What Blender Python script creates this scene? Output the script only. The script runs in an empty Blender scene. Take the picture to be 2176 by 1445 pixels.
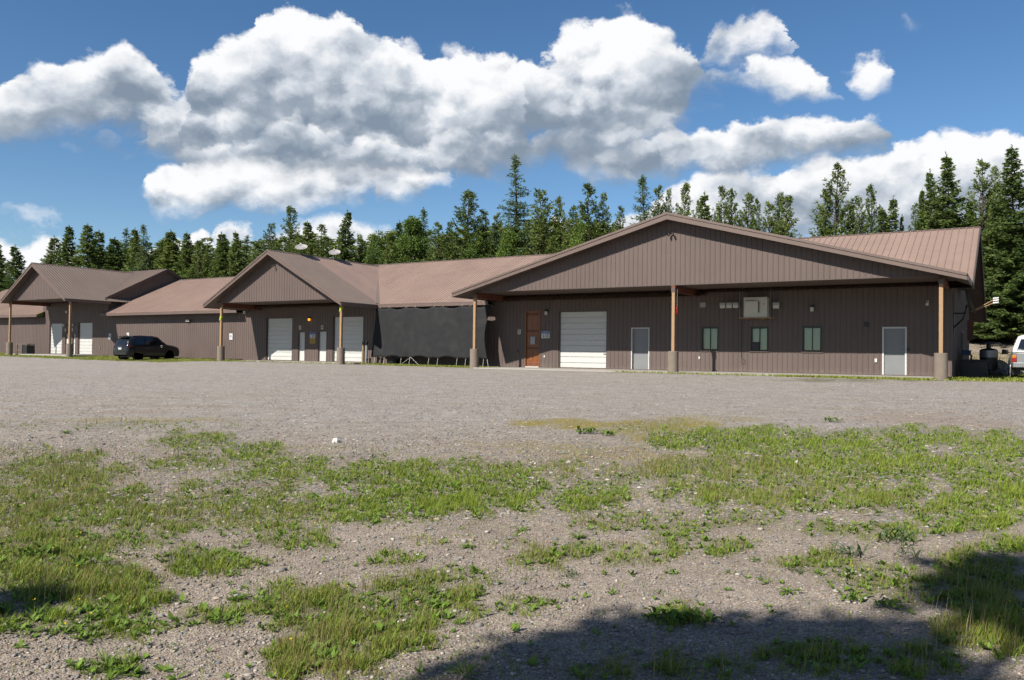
import bpy, math, random
import numpy as np
from mathutils import Vector, Matrix
from math import radians as rad, sin, cos, pi

random.seed(7)
RNG = np.random.default_rng(7)
SC = bpy.context.scene
COL = SC.collection

# ------------------------------------------------------------------ camera
FPX, YAW, PITCH, ROLL, EYE = 1723.98, rad(31.9), rad(0.98), rad(-0.72), 0.726
_F = Vector((-sin(YAW) * cos(PITCH), cos(YAW) * cos(PITCH), sin(PITCH)))
_R = Vector((cos(YAW), sin(YAW), 0))
_D = _F.cross(_R)
_R, _D = cos(ROLL) * _R + sin(ROLL) * _D, -sin(ROLL) * _R + cos(ROLL) * _D
CAM = Vector((0, 0, EYE))
cam_data = bpy.data.cameras.new('camera')
cam = bpy.data.objects.new('camera', cam_data)
COL.objects.link(cam)
cam_data.sensor_width = 36
cam_data.lens = FPX / 2176 * 36
cam_data.clip_start, cam_data.clip_end = 0.05, 5000
U, B = -_D, -_F
cam.matrix_world = Matrix(((_R.x, U.x, B.x, 0), (_R.y, U.y, B.y, 0), (_R.z, U.z, B.z, EYE), (0, 0, 0, 1)))
SC.camera = cam


def ray(px, py):
    return (float(px) - 1088) * _R + (float(py) - 722.5) * _D + FPX * _F


def aty(px, py, y):                       # the point of the plane y = const seen at a pixel of the photograph
    v = ray(px, py)
    return CAM + v * ((y - CAM.y) / v.y)


def atx(px, py, x):
    v = ray(px, py)
    return CAM + v * ((x - CAM.x) / v.x)


Rn, Dn, Fn = np.array(_R), np.array(_D), np.array(_F)


def project(P):                           # numpy (n,3) -> pixel coordinates of the photograph, depth
    d = P - np.array(CAM)
    w = d @ Fn
    w = np.where(w < 0.05, 0.05, w)
    return 1088 + FPX * (d @ Rn) / w, 722.5 + FPX * (d @ Dn) / w, d @ Fn


# ------------------------------------------------------------------ light
SUN_FROM = Vector((-0.255, -1.0, 0.911)).normalized()
sun_el = math.asin(SUN_FROM.z)
sun_data = bpy.data.lights.new('sun', 'SUN')
sun_data.energy = 5.0
sun_data.angle = rad(0.53)
sun_data.color = (1.0, 0.94, 0.85)
sun = bpy.data.objects.new('sun', sun_data)
COL.objects.link(sun)
sun.rotation_euler = SUN_FROM.to_track_quat('Z', 'Y').to_euler()
sun.location = (-20, -60, 60)

SC.view_settings.view_transform = 'Standard'
SC.view_settings.look = 'None'
SC.view_settings.exposure = 0.9
SC.view_settings.gamma = 1
SC.view_settings.use_curve_mapping = False
SC.cycles.use_denoising = True
try:
    SC.cycles.denoiser = 'OPENIMAGEDENOISE'
    SC.cycles.denoising_prefilter = 'ACCURATE'
except Exception:
    pass
SC.cycles.use_light_tree = False
SC.cycles.max_bounces = 6
SC.cycles.diffuse_bounces = 2
SC.cycles.transparent_max_bounces = 12
SC.cycles.caustics_reflective = False
SC.cycles.caustics_refractive = False

world = bpy.data.worlds.new('World')
SC.world = world
world.use_nodes = True


class NT:
    """small helper for building node trees"""
    def __init__(self, tree):
        self.t = tree
        self.t.nodes.clear()

    def n(self, kind, **kw):
        nd = self.t.nodes.new(kind)
        for k, v in kw.items():
            setattr(nd, k, v)
        return nd

    def link(self, a, b):
        self.t.links.new(a, b)

    def put(self, sock, v):
        if isinstance(v, bpy.types.NodeSocket):
            self.link(v, sock)
        elif v is not None:
            sock.default_value = v

    def m(self, op, a, b=None, c=None, clamp=False):
        nd = self.n('ShaderNodeMath', operation=op, use_clamp=clamp)
        for s, v in zip(nd.inputs, (a, b, c)):
            self.put(s, v)
        return nd.outputs[0]

    def vm(self, op, a, b=None, scale=None):
        nd = self.n('ShaderNodeVectorMath', operation=op)
        self.put(nd.inputs[0], a)
        if b is not None:
            self.put(nd.inputs[1], b)
        if scale is not None:
            self.put(nd.inputs['Scale'], scale)
        return nd.outputs['Value'] if op in ('DOT_PRODUCT', 'LENGTH') else nd.outputs[0]

    def mix(self, fac, a, b, blend='MIX'):
        nd = self.n('ShaderNodeMix', data_type='RGBA', blend_type=blend)
        self.put(nd.inputs[0], fac)
        self.put(nd.inputs[6], a)
        self.put(nd.inputs[7], b)
        return nd.outputs[2]

    def ss(self, v, lo, hi, a=0.0, b=1.0, kind='SMOOTHSTEP'):
        nd = self.n('ShaderNodeMapRange', interpolation_type=kind)
        nd.clamp = True
        for i, x in enumerate((v, lo, hi, a, b)):
            self.put(nd.inputs[i], x)
        return nd.outputs[0]

    def noise(self, vec, scale, detail=4, rough=0.5, color=False):
        nd = self.n('ShaderNodeTexNoise')
        if vec is not None:
            self.link(vec, nd.inputs['Vector'])
        nd.inputs['Scale'].default_value = scale
        nd.inputs['Detail'].default_value = detail
        nd.inputs['Roughness'].default_value = rough
        return nd.outputs['Color' if color else 'Fac']

    def ramp(self, fac, stops):
        nd = self.n('ShaderNodeValToRGB')
        els = nd.color_ramp.elements
        while len(els) < len(stops):
            els.new(0.5)
        for e, (p, c) in zip(els, stops):
            e.position = p
            e.color = (*c, 1)
        self.put(nd.inputs[0], fac)
        return nd.outputs[0]


def build_world():
    t = NT(world.node_tree)
    tc = t.n('ShaderNodeTexCoord')
    D = tc.outputs['Generated']
    sky = t.n('ShaderNodeTexSky', sky_type='NISHITA', sun_disc=False)
    sky.sun_elevation = sun_el
    sky.sun_rotation = math.atan2(SUN_FROM.x, SUN_FROM.y)
    sky.altitude = 900
    sky.air_density = 1.0
    sky.dust_density = 0.25
    sky.ozone_density = 2.2
    hs = t.n('ShaderNodeHueSaturation')
    hs.inputs['Saturation'].default_value = 1.2
    t.link(sky.outputs[0], hs.inputs['Color'])
    SKY = 0.0625
    blue = t.vm('SCALE', hs.outputs[0], scale=SKY)

    sx = t.n('ShaderNodeSeparateXYZ')
    t.link(D, sx.inputs[0])
    az = t.m('ARCTAN2', t.vm('DOT_PRODUCT', D, (cos(YAW), sin(YAW), 0)), t.vm('DOT_PRODUCT', D, (-sin(YAW), cos(YAW), 0)))
    el = t.m('ARCSINE', sx.outputs[2])
    # warps shared by all clouds
    Ds = t.vm('MULTIPLY', D, (1, 1, 1.35))
    w1 = t.vm('SUBTRACT', t.noise(Ds, 7.0, 3, 0.55, True), (0.5, 0.5, 0.5))
    w2 = t.vm('SUBTRACT', t.noise(Ds, 34.0, 6, 0.62, True), (0.5, 0.5, 0.5))
    wv = t.vm('ADD', t.vm('SCALE', w1, scale=0.055), t.vm('SCALE', w2, scale=0.036))
    wx = t.n('ShaderNodeSeparateXYZ')
    t.link(wv, wx.inputs[0])
    Dw = t.vm('ADD', Ds, t.vm('SCALE', w2, scale=0.035))

    def lumps(vec, scale):
        v = t.n('ShaderNodeTexVoronoi', feature='F1')
        t.link(vec, v.inputs['Vector'])
        v.inputs['Scale'].default_value = scale
        v.inputs['Detail'].default_value = 1.2
        v.inputs['Roughness'].default_value = 0.55
        v.inputs['Lacunarity'].default_value = 2.3
        d = v.outputs['Distance']
        return t.m('SUBTRACT', 1.0, t.m('MULTIPLY', d, d))
    La = lumps(Dw, 13.0)
    off = (-0.0085 * cos(YAW), -0.0085 * sin(YAW), 0.016)
    Lb = lumps(t.vm('ADD', Dw, off), 13.0)
    relief = t.m('SUBTRACT', La, Lb)                     # > 0 where a billow faces up, towards the light
    soft = t.noise(t.vm('ADD', Ds, t.vm('SCALE', w1, scale=0.12)), 9.0, 4, 0.55)
    fine = t.noise(Dw, 60.0, 4, 0.6)

    A0, AR, E0 = rad(34), rad(68), rad(30)
    azw = t.m('ADD', az, wx.outputs[0])
    xf = t.m('DIVIDE', t.m('PINGPONG', t.m('ADD', azw, A0), AR), AR)   # the same weather goes on all round
    ew = t.m('ADD', el, wx.outputs[2])

    def ang(px, py):
        v = ray(px, py).normalized()
        a = math.atan2(v.dot(Vector((cos(YAW), sin(YAW), 0))), v.dot(Vector((-sin(YAW), cos(YAW), 0))))
        return (a + A0) / AR, math.asin(v.z) / E0

    def curve(pts):
        nd = t.n('ShaderNodeFloatCurve')
        t.link(xf, nd.inputs['Value'])
        cm = nd.mapping
        c = cm.curves[0]
        pts = sorted((max(0.0, min(1.0, x)), max(0.0, min(1.0, y))) for x, y in pts)
        if pts[0][0] > 0.002:
            pts.insert(0, (0.0, pts[0][1]))
        if pts[-1][0] < 0.998:
            pts.append((1.0, pts[-1][1]))
        c.points[0].location = pts[0]
        c.points[-1].location = pts[-1]
        for p in pts[1:-1]:
            c.points.new(*p)
        for p in c.points:
            p.handle_type = 'AUTO_CLAMPED'
        cm.update()
        return t.m('MULTIPLY', nd.outputs[0], E0)

    front = t.ss(t.vm('DOT_PRODUCT', D, (-sin(YAW), cos(YAW), 0)), -0.2, 0.55, 0.5, 1.0)     # unseen clouds behind the view are thinned to lower the ambient light
    out = blue

    def deck(top, bot, h, lo=0.05, hi=1.0, st=0.010, sb=0.022, amp=0.018, op=1.0, rel=0.9, base=(0.235, 0.30, 0.385), open_l=False, open_r=False):
        """one cloud: outline of its top and of its base in azimuth and elevation, depth h (rad) over which base grey turns to white"""
        nonlocal out
        tp = [ang(*p) for p in top]
        bp = [ang(*p) for p in bot]
        if not open_l:
            tp.insert(0, (tp[0][0] - 0.012, bp[0][1] - 0.05))
        if not open_r:
            tp.append((tp[-1][0] + 0.012, bp[-1][1] - 0.05))
        T, Bt = curve(tp), curve(bp)
        dt = t.m('SUBTRACT', t.m('MULTIPLY_ADD', t.m('SUBTRACT', La, 0.72), amp, T), ew)
        db = t.m('ADD', t.m('SUBTRACT', ew, Bt), t.m('MULTIPLY_ADD', soft, 0.055, -0.0275))
        mk = t.m('MULTIPLY', t.ss(dt, 0.0, st), t.ss(db, -sb * 0.4, sb))
        mk = t.m('MULTIPLY', mk, t.m('MULTIPLY', front, op))
        g = t.ss(db, 0.0, h, lo, hi, 'LINEAR')
        rim = t.ss(dt, 0.0, 0.045, 0.34, 0.0, 'LINEAR')
        g = t.m('ADD', g, rim)
        g = t.m('ADD', g, t.m('MULTIPLY', relief, rel * 0.55))
        g = t.m('ADD', g, t.m('MULTIPLY_ADD', soft, 1.1, -0.45))
        g = t.m('ADD', g, t.m('MULTIPLY_ADD', fine, 0.24, -0.12), clamp=True)
        c = t.ramp(g, [(0.0, base), (0.3, (0.36, 0.42, 0.50)), (0.6, (0.63, 0.68, 0.75)), (0.84, (0.87, 0.89, 0.92)), (1.0, (0.98, 0.985, 1.0))])
        out = t.mix(mk, out, t.vm('SCALE', c, scale=0.536))

    # far, low clouds along the tree line
    deck([(-40, 465), (0, 478), (25, 486), (40, 486), (62, 478), (95, 484), (130, 492), (155, 515)], [(-40, 600), (150, 600)], 0.05, lo=0.5, amp=0.008, open_l=True)
    deck([(225, 520), (300, 510), (330, 490), (365, 480), (390, 494), (425, 488), (455, 508)], [(225, 570), (455, 570)], 0.04, lo=0.5, amp=0.008)
    deck([(455, 500), (490, 474), (520, 474), (548, 505)], [(455, 560), (548, 560)], 0.04, lo=0.5, amp=0.008)
    deck([(560, 490), (610, 468), (660, 452), (740, 450), (800, 462), (840, 480)], [(560, 550), (840, 550)], 0.05, lo=0.5, amp=0.008, st=0.02)
    deck([(1170, 440), (1190, 420), (1215, 440), (1265, 480), (1290, 455), (1320, 436), (1390, 425), (1405, 395), (1440, 368), (1490, 356), (1560, 352), (1640, 348), (1760, 332), (1850, 316), (1890, 284), (1930, 266), (1990, 248), (2040, 248), (2080, 262), (2120, 248), (2176, 240), (2230, 250)],
         [(1170, 520), (2230, 500)], 0.125, lo=0.15, hi=1.05, amp=0.014, rel=1.1, open_r=True)
    deck([(1580, 420), (1640, 385), (1700, 378), (1800, 372), (1900, 365), (2000, 350), (2100, 360), (2200, 350)], [(1580, 500), (2200, 500)], 0.12, lo=0.05, hi=0.55, st=0.04, amp=0.012, op=0.8, open_r=True)
    deck([(0, 462), (40, 445), (75, 440), (125, 452)], [(0, 468), (125, 462)], 0.03, lo=0.75, st=0.015, sb=0.012, amp=0.004, op=0.75)
    # middle belt
    deck([(310, 392), (340, 345), (420, 310), (500, 300), (640, 300), (780, 310), (880, 335), (950, 346), (965, 372)],
         [(310, 400), (335, 440), (380, 460), (520, 462), (640, 440), (760, 440), (790, 415), (800, 440), (860, 446), (905, 440), (925, 405), (965, 380)], 0.05, lo=0.3, hi=0.95, amp=0.010, rel=1.2)
    deck([(1180, 350), (1230, 320), (1290, 292), (1360, 284), (1450, 266), (1510, 260), (1565, 253), (1600, 232), (1650, 222), (1700, 226), (1760, 216), (1810, 214), (1855, 224), (1885, 246), (1900, 285), (1908, 318)],
         [(1180, 352), (1240, 368), (1330, 380), (1410, 382), (1470, 370), (1520, 376), (1560, 386), (1620, 378), (1680, 368), (1800, 350), (1870, 342), (1908, 326)], 0.085, lo=0.0, hi=0.95, amp=0.014, rel=0.8)
    deck([(300, 200), (360, 165), (420, 150), (460, 170)], [(300, 318), (460, 330)], 0.10, lo=0.1, hi=0.9, st=0.02, amp=0.012)
    deck([(980, 300), (1080, 270), (1200, 262), (1320, 275), (1400, 290)], [(980, 372), (1100, 366), (1220, 362), (1330, 366), (1400, 372)], 0.09, lo=-0.1, hi=0.75, st=0.02, amp=0.012)
    # the large cluster, upper tier
    deck([(-60, 150), (0, 150), (30, 110), (70, 98), (110, 96), (180, 100), (240, 90), (285, 108), (335, 124), (362, 148), (390, 170), (430, 210)],
         [(-60, 300), (0, 298), (60, 300), (140, 296), (240, 290), (330, 300), (430, 310)], 0.10, lo=0.0, hi=1.05, amp=0.014, open_l=True)
    deck([(900, 120), (950, 90), (1000, 90), (1060, 86), (1110, 92), (1160, 110)], [(900, 300), (1160, 300)], 0.10, lo=0.15, hi=1.1, amp=0.014)
    deck([(376, 170), (392, 116), (420, 90), (480, 76), (535, 60), (548, 26), (600, 6), (640, 0), (690, 12), (730, -6), (770, 20), (820, 38), (870, 60), (905, 84), (928, 116), (960, 156), (1000, 186), (1060, 212), (1120, 240)],
         [(376, 320), (450, 322), (600, 322), (800, 322), (1000, 330), (1120, 335)], 0.165, lo=-0.15, hi=1.0, amp=0.018, rel=1.0)
    deck([(1490, 112), (1525, 70), (1555, 40), (1600, 20), (1645, 20), (1672, 46), (1674, 78)], [(1490, 150), (1560, 150), (1620, 122), (1674, 94)], 0.07, lo=0.45, hi=1.1, amp=0.012)
    deck([(1500, 150), (1545, 140), (1590, 122), (1640, 106), (1690, 101), (1722, 112), (1752, 136), (1768, 152)], [(1500, 170), (1600, 186), (1650, 196), (1700, 194), (1740, 184), (1768, 162)], 0.05, lo=0.25, hi=1.1, amp=0.012)
    deck([(1110, 150), (1136, 98), (1156, 64), (1190, 38), (1240, 26), (1280, 0), (1335, -6), (1384, 6), (1404, 42), (1445, 60), (1490, 96), (1530, 126), (1575, 158)],
         [(1110, 300), (1180, 320), (1260, 326), (1330, 310), (1400, 286), (1450, 256), (1480, 222), (1510, 196), (1550, 184), (1575, 174)], 0.15, lo=-0.1, hi=1.05, amp=0.018)
    # its lower tier: a second row of heads in front, with the long grey base
    deck([(120, 300), (190, 282), (250, 284), (330, 300), (400, 268), (470, 262), (530, 276), (580, 236), (640, 226), (700, 252), (770, 262), (850, 250), (930, 262), (1000, 246), (1090, 250), (1160, 262), (1230, 252), (1310, 250), (1400, 242), (1450, 262), (1470, 282)],
         [(120, 312), (230, 326), (330, 330), (420, 350), (520, 358), (620, 372), (740, 382), (850, 376), (930, 364), (1010, 368), (1060, 354), (1150, 342), (1250, 336), (1330, 318), (1420, 300), (1470, 290)], 0.115, lo=-0.12, hi=0.8, st=0.014, amp=0.016, rel=1.0)
    deck([(1784, 112), (1800, 98), (1832, 88), (1862, 96), (1880, 120)], [(1784, 122), (1802, 150), (1842, 172), (1872, 160), (1880, 130)], 0.04, lo=0.45, hi=1.1, amp=0.008, st=0.012, sb=0.02)
    deck([(1470, 222), (1500, 204), (1540, 214)], [(1470, 232), (1540, 236)], 0.04, lo=0.0, hi=0.5, st=0.02, sb=0.02, amp=0.004, op=0.6)
    deck([(1908, 40), (1918, 24), (1934, 44), (1950, 50)], [(1908, 46), (1925, 58), (1950, 58)], 0.03, lo=0.5, hi=0.9, st=0.02, sb=0.02, amp=0.003, op=0.35)
    # loose fair weather cloud above the frame
    hi_m = t.m('MULTIPLY', t.ss(el, 0.42, 0.55), t.ss(t.noise(t.vm('ADD', Ds, w1), 2.6, 7, 0.55), 0.54, 0.68))
    out = t.mix(hi_m, out, (0.33, 0.343, 0.36, 1))
    bg = t.n('ShaderNodeBackground')
    t.link(out, bg.inputs['Color'])
    bg.inputs['Strength'].default_value = 1.0
    o = t.n('ShaderNodeOutputWorld')
    t.link(bg.outputs[0], o.inputs['Surface'])
    world.cycles.sampling_method = 'MANUAL'
    world.cycles.sample_map_resolution = 512


build_world()


# ------------------------------------------------------------------ materials
K = 0.54          # paint and surface colours below were matched at exposure 0; the picture is exposed 0.9 stops brighter


def kc(*c):
    return tuple(x * K for x in c)


def material(name, col, rough=0.7, metal=0.0, var=0.12, scale=3.0, bump=0.0, bscale=40.0, spec=0.4, trans=0.0, detail=6):
    col = kc(*col)
    m = bpy.data.materials.new(name)
    m.use_nodes = True
    t = NT(m.node_tree)
    b = t.n('ShaderNodeBsdfPrincipled')
    o = t.n('ShaderNodeOutputMaterial')
    t.link(b.outputs[0], o.inputs[0])
    tc = t.n('ShaderNodeTexCoord')
    if var:
        nz = t.noise(tc.outputs['Object'], scale, detail, 0.6)
        c = t.mix(nz, (*[x * (1 - var) for x in col], 1), (*[min(1, x * (1 + var)) for x in col], 1))
        t.link(c, b.inputs['Base Color'])
        r = t.ss(nz, 0.3, 0.7, max(0.02, rough - 0.08), min(1, rough + 0.08), 'LINEAR')
        t.link(r, b.inputs['Roughness'])
    else:
        b.inputs['Base Color'].default_value = (*col, 1)
        b.inputs['Roughness'].default_value = rough
    b.inputs['Metallic'].default_value = metal
    b.inputs['Specular IOR Level'].default_value = spec
    if bump:
        bp = t.n('ShaderNodeBump')
        bp.inputs['Strength'].default_value = bump
        bp.inputs['Distance'].default_value = 0.02
        t.link(t.noise(tc.outputs['Object'], bscale, 6, 0.65), bp.inputs['Height'])
        t.link(bp.outputs[0], b.inputs['Normal'])
    return m


def metal_sheet(name, col, rough, streak, splash=False):
    """painted steel: faint run-off streaks along the fall, chalky patches"""
    col = kc(*col)
    m = bpy.data.materials.new(name)
    m.use_nodes = True
    t = NT(m.node_tree)
    b = t.n('ShaderNodeBsdfPrincipled')
    o = t.n('ShaderNodeOutputMaterial')
    t.link(b.outputs[0], o.inputs[0])
    tc = t.n('ShaderNodeTexCoord')
    P = tc.outputs['Object']
    n1 = t.noise(P, 0.6, 5, 0.6)
    n2 = t.noise(t.vm('MULTIPLY', P, streak), 5.0, 5, 0.6)
    oi = t.n('ShaderNodeObjectInfo')
    k = t.m('ADD', t.m('MULTIPLY_ADD', n1, 0.30, -0.15), t.m('MULTIPLY_ADD', n2, 0.24, -0.12))
    k = t.m('ADD', k, t.m('MULTIPLY_ADD', oi.outputs['Random'], 0.09, 0.955))
    c = t.vm('SCALE', (*col,), scale=k)
    if splash:                                   # dried mud thrown up along the foot of the wall, chalk marks above
        sp = t.n('ShaderNodeSeparateXYZ')
        t.link(P, sp.inputs[0])
        lim = t.m('MULTIPLY_ADD', t.noise(P, 5.0, 5, 0.7), 0.9, -0.2)
        f = t.m('MULTIPLY', t.ss(t.m('SUBTRACT', lim, sp.outputs[2]), 0.0, 0.35), 0.45)
        c = t.mix(f, c, (0.145, 0.12, 0.096, 1))
    t.link(c, b.inputs['Base Color'])
    b.inputs['Roughness'].default_value = rough
    b.inputs['Specular IOR Level'].default_value = 0.22
    return m


M = {}
M['siding'] = metal_sheet('brown_siding', (0.172, 0.130, 0.116), 0.5, (3, 3, 0.25), True)
M['siding_dark'] = material('brown_trim', (0.125, 0.088, 0.075), 0.5, var=0.15)
M['roof'] = metal_sheet('faded_roof_steel', (0.385, 0.272, 0.218), 0.42, (0.3, 0.3, 0.3))
M['roof_dark'] = metal_sheet('brown_roof_steel', (0.240, 0.184, 0.150), 0.42, (0.3, 0.3, 0.3))
M['fascia'] = material('fascia_brown', (0.185, 0.130, 0.108), 0.5, var=0.12, scale=1.5)
M['soffit'] = material('soffit_brown', (0.16, 0.115, 0.098), 0.6, var=0.15)
M['timber'] = material('tan_timber', (0.47, 0.29, 0.155), 0.7, var=0.2, scale=6, bump=0.1)
M['redwood'] = material('red_brown_beam', (0.19, 0.065, 0.035), 0.7, var=0.25, scale=5)
M['concrete'] = material('weathered_concrete', (0.285, 0.232, 0.185), 0.9, var=0.3, scale=4, bump=0.3, bscale=60)
M['slab'] = material('pale_slab', (0.46, 0.43, 0.38), 0.9, var=0.25, scale=2.5, bump=0.2, bscale=70)
M['white'] = material('white_paint', (0.76, 0.76, 0.73), 0.5, var=0.05, scale=1.5)
M['offwhite'] = material('ivory_plastic', (0.80, 0.76, 0.66), 0.5, var=0.06)
M['greydoor'] = material('grey_door_paint', (0.27, 0.28, 0.29), 0.45, var=0.05)
M['black'] = material('black_plastic', (0.018, 0.018, 0.019), 0.45, var=0.2)
M['screen'] = material('charcoal_shade_net', (0.011, 0.0118, 0.0135), 0.85, var=0.25, scale=2.2, bump=0.2, bscale=90)
M['steel'] = material('galvanised_steel', (0.42, 0.43, 0.44), 0.45, 0.7, var=0.15)
M['greypipe'] = material('grey_pipe_paint', (0.30, 0.32, 0.31), 0.6, var=0.2)
M['rustpipe'] = material('rusty_tan_pipe', (0.33, 0.24, 0.13), 0.8, var=0.4, scale=5)
M['dishgrey'] = material('dish_grey', (0.46, 0.44, 0.43), 0.5, var=0.08)
M['rubber'] = material('tyre_rubber', (0.02, 0.02, 0.021), 0.8, var=0.2, bump=0.3, bscale=60)
M['carpaint'] = material('dark_grey_car_paint', (0.021, 0.023, 0.028), 0.18, 0.3, var=0.06, spec=0.6)
M['truckpaint'] = material('silver_truck_paint', (0.42, 0.43, 0.43), 0.35, 0.45, var=0.1)
M['capwhite'] = material('white_cap_paint', (0.72, 0.73, 0.73), 0.3, var=0.04)
M['darkglass'] = material('tinted_glass', (0.012, 0.016, 0.022), 0.06, 0.0, var=0.0, spec=0.8)
M['red'] = material('red_lens', (0.42, 0.015, 0.015), 0.25, var=0.1)
M['amber'] = material('amber_lens', (0.75, 0.25, 0.02), 0.25, var=0.1)
M['yellow'] = material('yellow_sign', (0.62, 0.40, 0.05), 0.5, var=0.08)
M['neon'] = material('lime_ribbon', (0.50, 0.70, 0.06), 0.7, var=0.1)
M['blue'] = material('blue_print', (0.07, 0.16, 0.42), 0.5, var=0.05)
M['ink'] = material('black_print', (0.02, 0.02, 0.02), 0.6, var=0)
M['bronze'] = material('green_bronze_frame', (0.045, 0.055, 0.05), 0.4, 0.3, var=0.1)
M['blind'] = material('pale_blind', (0.74, 0.78, 0.74), 0.7, var=0.05)
M['blueplastic'] = material('blue_tub', (0.03, 0.09, 0.22), 0.5, var=0.1)
M['bark'] = material('bark', (0.085, 0.06, 0.045), 0.95, var=0.4, scale=3, bump=0.5, bscale=12)
M['stone'] = material('grey_stone', (0.26, 0.245, 0.225), 0.9, var=0.3, scale=8, bump=0.3, bscale=40)
M['ashwood'] = material('weathered_wood', (0.20, 0.155, 0.115), 0.85, var=0.3, scale=8)


def wood_door():
    m = bpy.data.materials.new('varnished_door_wood')
    m.use_nodes = True
    t = NT(m.node_tree)
    b = t.n('ShaderNodeBsdfPrincipled')
    o = t.n('ShaderNodeOutputMaterial')
    t.link(b.outputs[0], o.inputs[0])
    tc = t.n('ShaderNodeTexCoord')
    g = t.noise(t.vm('MULTIPLY', tc.outputs['Object'], (14, 14, 1.2)), 2.0, 6, 0.6)
    t.link(t.ramp(g, [(0.2, (0.066, 0.019, 0.005)), (0.55, (0.165, 0.052, 0.012)), (0.9, (0.235, 0.083, 0.019))]), b.inputs['Base Color'])
    b.inputs['Roughness'].default_value = 0.4
    return m


def glass_pane():
    m = bpy.data.materials.new('window_glass')
    m.use_nodes = True
    t = NT(m.node_tree)
    o = t.n('ShaderNodeOutputMaterial')
    g = t.n('ShaderNodeBsdfGlossy')
    g.inputs['Roughness'].default_value = 0.03
    tr = t.n('ShaderNodeBsdfTransparent')
    tr.inputs['Color'].default_value = (0.86, 0.95, 0.92, 1)
    fr = t.n('ShaderNodeFresnel')
    fr.inputs['IOR'].default_value = 1.5
    ms = t.n('ShaderNodeMixShader')
    t.link(fr.outputs[0], ms.inputs[0])
    t.link(tr.outputs[0], ms.inputs[1])
    t.link(g.outputs[0], ms.inputs[2])
    t.link(ms.outputs[0], o.inputs[0])
    return m


def lamp_glow():
    m = bpy.data.materials.new('orange_lamp_glow')
    m.use_nodes = True
    t = NT(m.node_tree)
    o = t.n('ShaderNodeOutputMaterial')
    e = t.n('ShaderNodeEmission')
    tc = t.n('ShaderNodeTexCoord')
    n = t.noise(tc.outputs['Object'], 9.0, 2)
    t.link(t.mix(n, (1.0, 0.22, 0.01, 1), (1.0, 0.50, 0.04, 1)), e.inputs['Color'])
    e.inputs['Strength'].default_value = 1.1
    t.link(e.outputs[0], o.inputs[0])
    m.cycles.emission_sampling = 'NONE'
    return m


def leafy(name, c1, c2, c3, trans=0.33, nscale=1.2, attr=None):
    """foliage: three greens mixed by clump noise and per object"""
    m = bpy.data.materials.new(name)
    m.use_nodes = True
    t = NT(m.node_tree)
    o = t.n('ShaderNodeOutputMaterial')
    b = t.n('ShaderNodeBsdfPrincipled')
    tl = t.n('ShaderNodeBsdfTranslucent')
    ms = t.n('ShaderNodeMixShader')
    ms.inputs[0].default_value = trans
    if attr:
        at = t.n('ShaderNodeAttribute', attribute_name=attr)
        c = at.outputs['Color']
    else:
        tc = t.n('ShaderNodeTexCoord')
        oi = t.n('ShaderNodeObjectInfo')
        n = t.noise(tc.outputs['Object'], nscale, 5, 0.7)
        k = t.m('ADD', t.m('MULTIPLY_ADD', n, 1.5, -0.42), t.m('MULTIPLY_ADD', oi.outputs['Random'], 0.5, -0.2), clamp=True)
        c = t.ramp(k, [(0.0, kc(*c1)), (0.5, kc(*c2)), (1.0, kc(*c3))])
    t.link(c, b.inputs['Base Color'])
    b.inputs['Roughness'].default_value = 0.62
    b.inputs['Specular IOR Level'].default_value = 0.25
    t.link(c, tl.inputs['Color'])
    t.link(b.outputs[0], ms.inputs[1])
    t.link(tl.outputs[0], ms.inputs[2])
    t.link(ms.outputs[0], o.inputs[0])
    return m


M['wooddoor'] = wood_door()
M['glass'] = glass_pane()
M['glow'] = lamp_glow()
M['pine'] = leafy('pine_needles', (0.115, 0.18, 0.042), (0.235, 0.315, 0.07), (0.36, 0.42, 0.105))
M['fir'] = leafy('fir_needles', (0.11, 0.18, 0.05), (0.235, 0.32, 0.078), (0.37, 0.44, 0.11))
M['larch'] = leafy('larch_needles', (0.11, 0.185, 0.06), (0.17, 0.26, 0.085), (0.23, 0.32, 0.105))
M['bush'] = leafy('bright_leaves', (0.11, 0.195, 0.034), (0.195, 0.30, 0.052), (0.27, 0.37, 0.068))
M['weed'] = leafy('weed_leaves', (0.115, 0.21, 0.027), (0.19, 0.32, 0.04), (0.28, 0.40, 0.06), nscale=6)
M['weed_blue'] = leafy('blue_green_leaves', (0.085, 0.145, 0.06), (0.13, 0.20, 0.085), (0.18, 0.25, 0.11), nscale=6)
M['grass'] = leafy('grass_blades', None, None, None, trans=0.3, attr='tint')


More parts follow.
